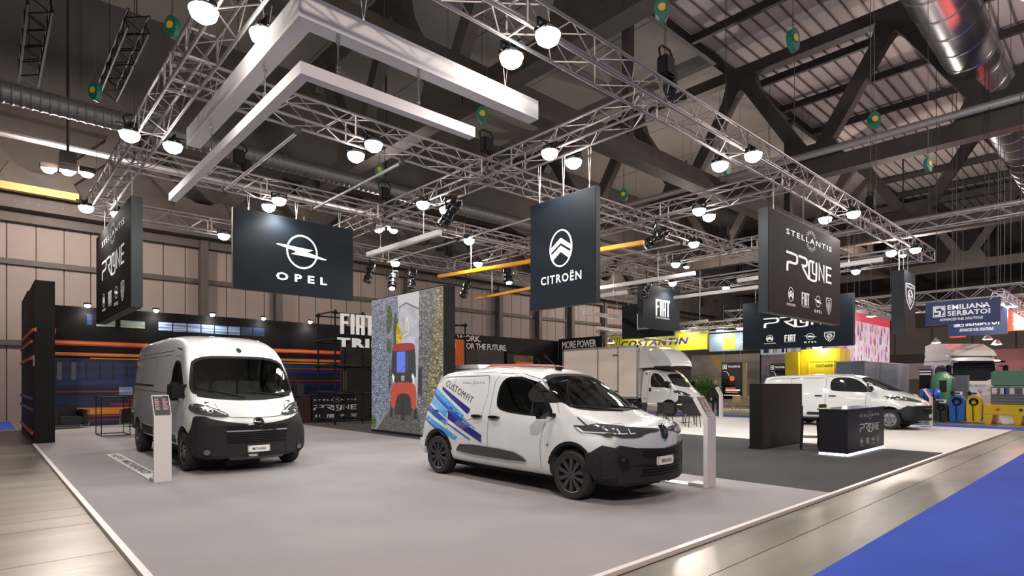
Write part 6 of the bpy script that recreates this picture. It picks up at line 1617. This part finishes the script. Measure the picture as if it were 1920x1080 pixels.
# white lorry cab and the van next to it
def lorry(loc, rz, label):
    t = thing('lorry_cab', label, 'truck', loc, rz)
    LP = mat('lorry_paint', (.62, .61, .58), .3, coat=.6)
    st = [(-2.2, .9, 3.05, 1.20, 1.10, .15, 1.8, .02, 0), (-2.1, .85, 3.15, 1.25, 1.15, .15, 1.8, .02, 0), (-1.2, .8, 3.25, 1.25, 1.15, .18, 1.8, 0, 0), (-.4, .75, 3.22, 1.25, 1.15, .18, 1.8, 0, .04), (-.1, .6, 3.05, 1.24, 1.12, .18, 1.8, -.02, .10), (.05, .5, 2.75, 1.22, 1.10, .18, 1.8, -.05, .16), (.10, .45, 2.5, 1.15, 1.05, .15, 1.6, -.06, .16)]
    raw = subsurf(body_mesh(st)); sk = Skin(raw)
    body = finish_body(raw, t, [], LP)
    MB().prism([(-2.15, 3.1), (-2.1, 3.62), (-1.6, 3.74), (-.9, 3.68), (-.2, 3.3), (.0, 3.02)], -1.08, 1.08, 'y').build('roof_fairing', LP, t)
    sk.patch(s_poly(chaikin([(-1.08, 1.75), (-1.05, 2.62), (-.9, 2.75), (.9, 2.75), (1.05, 2.62), (1.08, 1.75)], 1)), 'F', 'windscreen', GLASS_OPAQUE, t, off=.01)
    MB().prism([(-.05, 2.80), (.42, 2.74), (.44, 2.66), (-.02, 2.66)], -1.15, 1.15, 'y').build('sun_visor', BLACK_GLOSS, t)
    for s_ in ('R', 'L'):
        sk.patch(s_poly(chaikin([(-1.15, 1.85), (-1.15, 2.55), (-.35, 2.55), (-.18, 1.9), (-.3, 1.78)], 1)), s_, 'side_window', GLASS_OPAQUE, t, off=.01)
        seam(sk, body, [(-1.25, 1.0), (-1.25, 2.72), (-.15, 2.72), (-.05, 1.0)], s_, .02)
        seam(sk, body, [(-2.1, 2.78), (-.1, 2.78)], s_, .025)
    sk.patch(s_rect(-1.0, .95, 1.0, 1.55), 'F', 'front_panel', mat('lorry_panel_grey', (.45, .45, .46), .4), t, off=.01)
    sk.patch(s_fit(s_text('100% electric', .01), -.55, 1.45, .45, 1.60), 'F', 'lettering', mat('grey_print', (.25, .25, .26), .5), t, off=.02, grid=0)
    for k in range(5): sk.patch(s_rect(.55+k*.09, 1.22, .60+k*.09, 1.30+k*.04), 'F', 'green_bars', mat('bar_green', (.15, .45, .05), .5), t, off=.02, grid=0)
    sk.patch(s_rect(-1.1, .5, 1.1, .9), 'F', 'bumper', GREY_PLASTIC, t, off=.01, t=.05)
    for s_ in (-1, 1): mirror(t, .1, 1.20, 2.0, s_, h_=.55, d_=.22, m=BLACK_GLOSS)
    for y in (-1.0, 1.0): make_wheel('wheel', t, -.9, y, .5, .5, .3, 10, RIM_SILVER, 1 if y > 0 else -1, .6, 'steel')
    for y in (-1.0, 1.0): make_wheel('wheel', t, -3.9, y, .5, .5, .3, 10, RIM_SILVER, 1 if y > 0 else -1, .6, 'steel')
    MB().box(-5.0, 0, -.5, .5, .5, .9).build('chassis_frame', BLACK_MATT, t)
lorry((37.2, 5.8, 0), R(226), 'white lorry cab with black sun visor behind the fuel tanks')
ov = medium_van((42.2, 4.2, 0.0), 'white van parked right of the lorry cab at the picture edge'); ov.rotation_euler = (0, 0, R(200)); ov.scale = (1, 1, 1.22)

# signs of the fuel-tank stand
NB = mat('sign_navy', (.035, .05, .14), .5, emit=(.05, .07, .2), es=.15)
def emsign(X, Y0, Y1, z0, z1, label):
    s = ysign('hanging_sign', label, X, Y0, Y1, z0, z1, NB, .15); w_, h = Y1-Y0, z1-z0
    W2 = mat('bright_white_print', (.8, .8, .85), .5, emit=(1, 1, 1), es=.35)
    def q(sh, x0, a, x1, b, nm='lettering'): yput(s, sh, x0*w_, a*h, x1*w_, b*h, W2, nm)
    q(s_stroke([(0, 0), (1, 0), (1, 1), (0, 1)], .06, True), .11, .34, .28, .82, 'square_emblem')
    q(s_join(s_stroke([(.55, .9), (.2, .9), (.2, .5), (.6, .5), (.6, .12), (.15, .12)], .16), s_poly([(.55, .95), (.95, .95), (.95, .1), (.75, .1), (.95, .5)])), .125, .38, .265, .78, 'square_emblem')
    q(s_text('EMILIANA', .03, 1.05), .31, .62, .87, .83); q(s_text('SERBATOI', .03, 1.05), .31, .36, .87, .57); q(s_xf(s_text('ADVANCED FUEL SOLUTIONS', .02), 1, 1, shear=.2), .20, .16, .78, .27)
    return s
emsign(30, 3.88, 6.38, 4.10, 5.08, 'navy hanging sign with two white words and square emblem, nearer one'); emsign(33.5, 4.10, 6.25, 3.82, 5.05, 'navy sign with the same white words, farther one half covered')
OL = thing('led_screen', 'glowing orange screen with a white arrow at the right edge', 'screen', (43.5, 5.3, 4.62), -PI/2)
MB().box(0, 9.0, 0, .2, 0, 1.2).build('screen_face', glow('orange_led', (1.0, .13, .04), 1.0), OL)
flat(s_stroke([(0, 0), (.3, .3), (0, .6)], .16), (.25, -.005, .35), (1, 0, 0), (0, 0, 1), 'arrow_mark', glow('arrow_white', (1, .9, .85), 1.5), OL, n=(0, -1, 0)); flat(s_fit(s_text('LIVE', .03), .1, .1, .75, .28), (0, -.005, 0), (1, 0, 0), (0, 0, 1), 'lettering', glow('arrow_white', (1, .9, .85), 1.5), OL, n=(0, -1, 0)) if False else None
s = ysign('hanging_sign', 'small square red-orange lit sign below the navy signs', 38, 6.35, 7.0, 4.05, 4.6, glow('red_square_led', (1.0, .07, .03), 1.5), .1)
ld = bpy.data.lights.new('screen_glow', 'AREA'); ld.energy = 5000; ld.color = (1, .16, .12); ld.shape = 'RECTANGLE'; ld.size = 8.5; ld.size_y = 1.1
link('screen_glow', ld, OL, (4.5, -.05, .6), (R(90), 0, 0))
rw = thing('red_partition', 'dull red partition wall behind the lorry at the right edge', 'wall', (46, 7.6, .01), -PI/2); MB().box(0, 14, 0, .3, 0, 3.7).build('partition_board', mat('dull_red', (.20, .07, .07), .6), rw)
bh = thing('grey_partition', 'brown-grey partition band behind the poster wall and lorry', 'wall', (48, 16, 0), -PI/2)
for k in range(4): MB().box(k*4, k*4+3.95, 0, .2, 1.9, 3.0).build('partition_board', mat('brown_grey_board', (.22, .18, .18), .6), bh)
# stand trusses beyond
def lattice_truss(label, p, rz, L, s=.5, bay=.55):
    t = thing('lattice_truss', label, 'truss', p, rz); lattice_mb(L, s, bay, .03, .018).build('lattice', ALU_FAR, t, kind='stuff')
    for k in range(int(L//6)+1): MB().tube((min(L-.3, 1+k*6), 0, s/2), (min(L-.3, 1+k*6), 0, 12.0-p[2]), .012, 4).build('hanging_cable', DARKST, t)
lattice_truss('flat grey truss behind the lion shield banner', (33.5, 3.2, 5.75), PI/2, 14); lattice_truss('grey truss over the yellow-green sign', (33.2, 16.5, 5.2), PI/2, 10.5, .4); lattice_truss('grey truss above the box truck in front of the yellow sign', (29.0, 21.0, 4.55), 0, 5.2, .35)
lattice_truss('white lit truss over the fuel-tank stand', (29.9, 4.0, 5.2), 0, 12, .36); lattice_truss('truss along the top of the pink poster wall', (35.6, 10.9, 6.1), 0, 7.6, .35); lattice_truss('dull truss seen above the far end of the long right truss', (27.5, 2.0, 7.9), PI/2, 5, .4)
lattice_truss('grey truss over the hanging app screens', (33.8, 13.0, 5.0), PI/2, 7, .35); lattice_truss('grey truss far behind the fuel-tank stand', (44.5, 1.0, 6.4), PI/2, 20, .5, .7)
def dome(x, y, z, label, e=90, on=True):
    t = thing('dome_lamp', label, 'lamp', (x, y, z))
    MB().lathe([(.05, .25), (.10, .22), (.22, .05), (.25, 0)], 'z', 20, cap=False).build('lamp_shade', ALU_FAR, t, smooth=True); MB().tube((0, 0, .25), (0, 0, 19.58-z), .010, 4).build('hanging_cable', DARKST, t)
    MB().lathe([(0, -.03), (.14, -.02), (.22, .01)], 'z', 20, cap=False).build('lamp_face', LAMP_FACE, t, smooth=True)
    if e: ld = bpy.data.lights.new('dome_light', 'POINT'); ld.energy = e; ld.color = (1, .96, .92); ld.shadow_soft_size = .2; link('dome_light', ld, t, (0, 0, -.3))
for x, y, z, lb, e in ((30.2, 4.4, 4.8, 'lamp under the lit truss left of the orange screen', 150), (31.8, 4.2, 4.95, 'second lamp under the lit truss at right', 0), (33.6, 4.0, 5.0, 'third lamp under the lit truss at right', 120), (36.2, 10.2, 5.3, 'bright lamp above the pink poster wall', 120),
                       (33.0, 23.5, 5.0, 'lamp over the left end of the yellow-green sign', 40), (33.2, 20.0, 5.0, 'lamp over the middle of the yellow-green sign', 40), (33.4, 17.6, 4.85, 'lamp over the blue-grey sign, left one', 60), (33.4, 16.3, 4.9, 'lamp over the blue-grey sign, right one', 0),
                       (41.5, 8.3, 4.0, 'round lamp right below the lion shield banner', 90), (42, 6.0, 4.1, 'lamp above the lorry cab, upper one', 0), (42, 5.6, 3.8, 'lamp above the lorry cab, lower one', 90), (28.6, 22.2, 4.1, 'lamp between the side wall and the yellow-green sign', 60)):
    dome(x, y, z, lb, e)

# ================================================================ PEOPLE
def skin_mesh(pts, edges, rad, lv=2, root=0):
    me = bpy.data.meshes.new('figure'); me.from_pydata(pts, edges, [])
    ob = bpy.data.objects.new('figure', me); COL.objects.link(ob)
    md = ob.modifiers.new('sk', 'SKIN'); ss = ob.modifiers.new('ss', 'SUBSURF'); ss.levels = lv; ss.render_levels = lv
    for v, r in zip(me.skin_vertices[0].data, rad): v.radius = (r, r) if not isinstance(r, tuple) else r
    me.skin_vertices[0].data[root].use_root = True
    r = evaluate(ob); bpy.data.objects.remove(ob)
    return r
def person(label, loc, rz, seated=False, cloth=(.015, .016, .02), trousers=(.012, .012, .015), hair=(.10, .07, .05), bald=True):
    t = thing('person', label, 'person', loc, rz)
    H0 = -.38 if seated else 0
    P = [(0, 0, .95), (0, .0, 1.12), (0, .01, 1.30), (0, .0, 1.43), (0, -.01, 1.52)]
    E_ = [(0, 1), (1, 2), (2, 3), (3, 4)]
    Rr = [(.15, .11), (.15, .105), (.17, .115), (.10, .08), (.055, .055)]
    def chain(base, pts, rads):
        p = base
        for a, r in zip(pts, rads): P.append(a); Rr.append(r); E_.append((p, len(P)-1)); p = len(P)-1
        return p
    hands = []
    for s in (-1, 1):
        if seated: chain(0, [(s*.10, -.02, .92), (s*.12, -.42, .90), (s*.12, -.45, .50), (s*.12, -.43, .44)], [.10, .07, .05, .045])
        else: chain(0, [(s*.10, 0, .88), (s*.11, -.01, .50), (s*.12, .01, .12), (s*.12, -.02, .06), (s*.13, -.16, .045)], [.095, .062, .045, .045, .04])
        if seated: hands.append(chain(2, [(s*.20, 0, 1.38), (s*.26, -.05, 1.12), (s*.16, -.32, 1.08)], [.065, .05, .036]))
        else: hands.append(chain(2, [(s*.20, 0, 1.38), (s*.25, .02, 1.12), (s*.22, -.12, .90)], [.065, .05, .036]))
    me = skin_mesh(P, E_, Rr)
    me.materials.clear()
    top = mat('coat_dark_%d' % int(cloth[0]*1000), cloth, .8); me.materials.append(top); me.materials.append(mat('trousers_dark', trousers, .8)); me.materials.append(mat('shoe_black', (.01, .01, .01), .5))
    for p in me.polygons: p.use_smooth = True; z = p.center.z; p.material_index = 2 if (z < .09 and not seated) else (1 if z < .93 and abs(p.center.x) < .2 else 0)
    b = link('body', me, t, (0, 0, H0))
    SK = mat('skin_tone', (.45, .27, .20), .5)
    bm = bmesh.new(); bmesh.ops.create_uvsphere(bm, u_segments=24, v_segments=18, radius=1)
    for v in bm.verts:
        x, y, z = v.co
        jaw = max(0, -z)
        v.co = Vector((x*.078*(1-.28*jaw), y*.096*(1-.10*jaw)-(.012*jaw), z*.118))
        if y < -.75 and abs(x) < .16 and -.35 < z < .12: v.co.y -= .022*(1-abs(x)/.16)*(1 if z < 0 else .6)
        if y < -.6 and abs(abs(x)-.36) < .14 and .0 < z < .22: v.co.y += .008
    hm = MB(); hm.addbm(bm)
    for s in (-1, 1): hm.lathe([(.0, 0), (.018, .004), (.024, .012), (.010, .018)], 'x', 10, (s*.076, .005, -.005))
    hd = hm.build('head', SK, t, (0, -.02, 1.64+H0), (R(12 if seated else 8), 0, 0), smooth=True)
    ey = MB()
    for s in (-1, 1): ey.lathe([(0, -.012), (.010, -.008), (.012, 0), (0, .008)], 'y', 10, (s*.030, -.086, .014))
    ey.build('eyes', PRINT_BLACK, hd); MB().box(-.024, .024, -.094, -.086, -.052, -.045).build('mouth', mat('lips', (.3, .12, .10), .5), hd)
    bm = bmesh.new(); bmesh.ops.create_uvsphere(bm, u_segments=20, v_segments=14, radius=1)
    bmesh.ops.delete(bm, geom=[v for v in bm.verts if v.co.z < (-.15 if v.co.y > .15 else .45) or (bald and v.co.z > .55) or (v.co.y < -.55)], context='VERTS')
    for v in bm.verts: v.co = Vector((v.co.x*.083, v.co.y*.101+.004, v.co.z*.123))
    hb = MB(); hb.addbm(bm); hb.build('hair', mat('hair_%d' % int(hair[0]*100), hair, .8), hd, smooth=True)
    for s, hi in zip((-1, 1), hands):
        w0 = Vector(P[hi]); d = (w0-Vector(P[hi-1])).normalized()
        sd = Vector((s, 0, 0)); pts = [tuple(w0-d*.02), tuple(w0+d*.045), tuple(w0+d*.085)]; ed = [(0, 1), (1, 2)]; rd = [.024, (.034, .018), (.034, .016)]
        up = d.cross(sd).normalized()
        for k, ln in enumerate((.075, .085, .080, .062)):
            o = sd*(-.027+.018*k); b0 = len(pts)
            pts += [tuple(w0+d*.095+o), tuple(w0+d*(.095+ln*.5)+o-up*.008), tuple(w0+d*(.095+ln)+o-up*.03)]; ed += [(2, b0), (b0, b0+1), (b0+1, b0+2)]; rd += [.0095, .009, .007]
        b0 = len(pts); pts += [tuple(w0+d*.04-sd*.035), tuple(w0+d*.075-sd*.055-up*.01), tuple(w0+d*.10-sd*.058-up*.02)]; ed += [(1, b0), (b0, b0+1), (b0+1, b0+2)]; rd += [.011, .010, .008]
        hme = skin_mesh(pts, ed, rd, 1); hme.materials.clear(); hme.materials.append(SK); hme.polygons.foreach_set('use_smooth', [True]*len(hme.polygons))
        link('hand', hme, t, (0, 0, H0))
    return t
person('bald person in dark clothes standing behind the small totem', (26.8, 14.35, .007), R(-60), hair=(.10, .07, .05))
person('person in dark clothes sitting at the white desk behind the cans', (33.2, 5.0, 0), R(-100), seated=True, bald=False, hair=(.13, .08, .06))
st_ = thing('desk_stool', 'stool under the seated person at the white desk', 'stool', (33.2, 5.0, 0)); MB().bbox(-.2, .2, -.2, .2, .40, .46, .02).build('seat', BLACK_MATT, st_); MB().tube((0, 0, .02), (0, 0, .4), .03, 8).lathe([(.25, 0), (.25, .02), (.03, .04)], 'z', 16).build('pedestal', CHROME, st_)
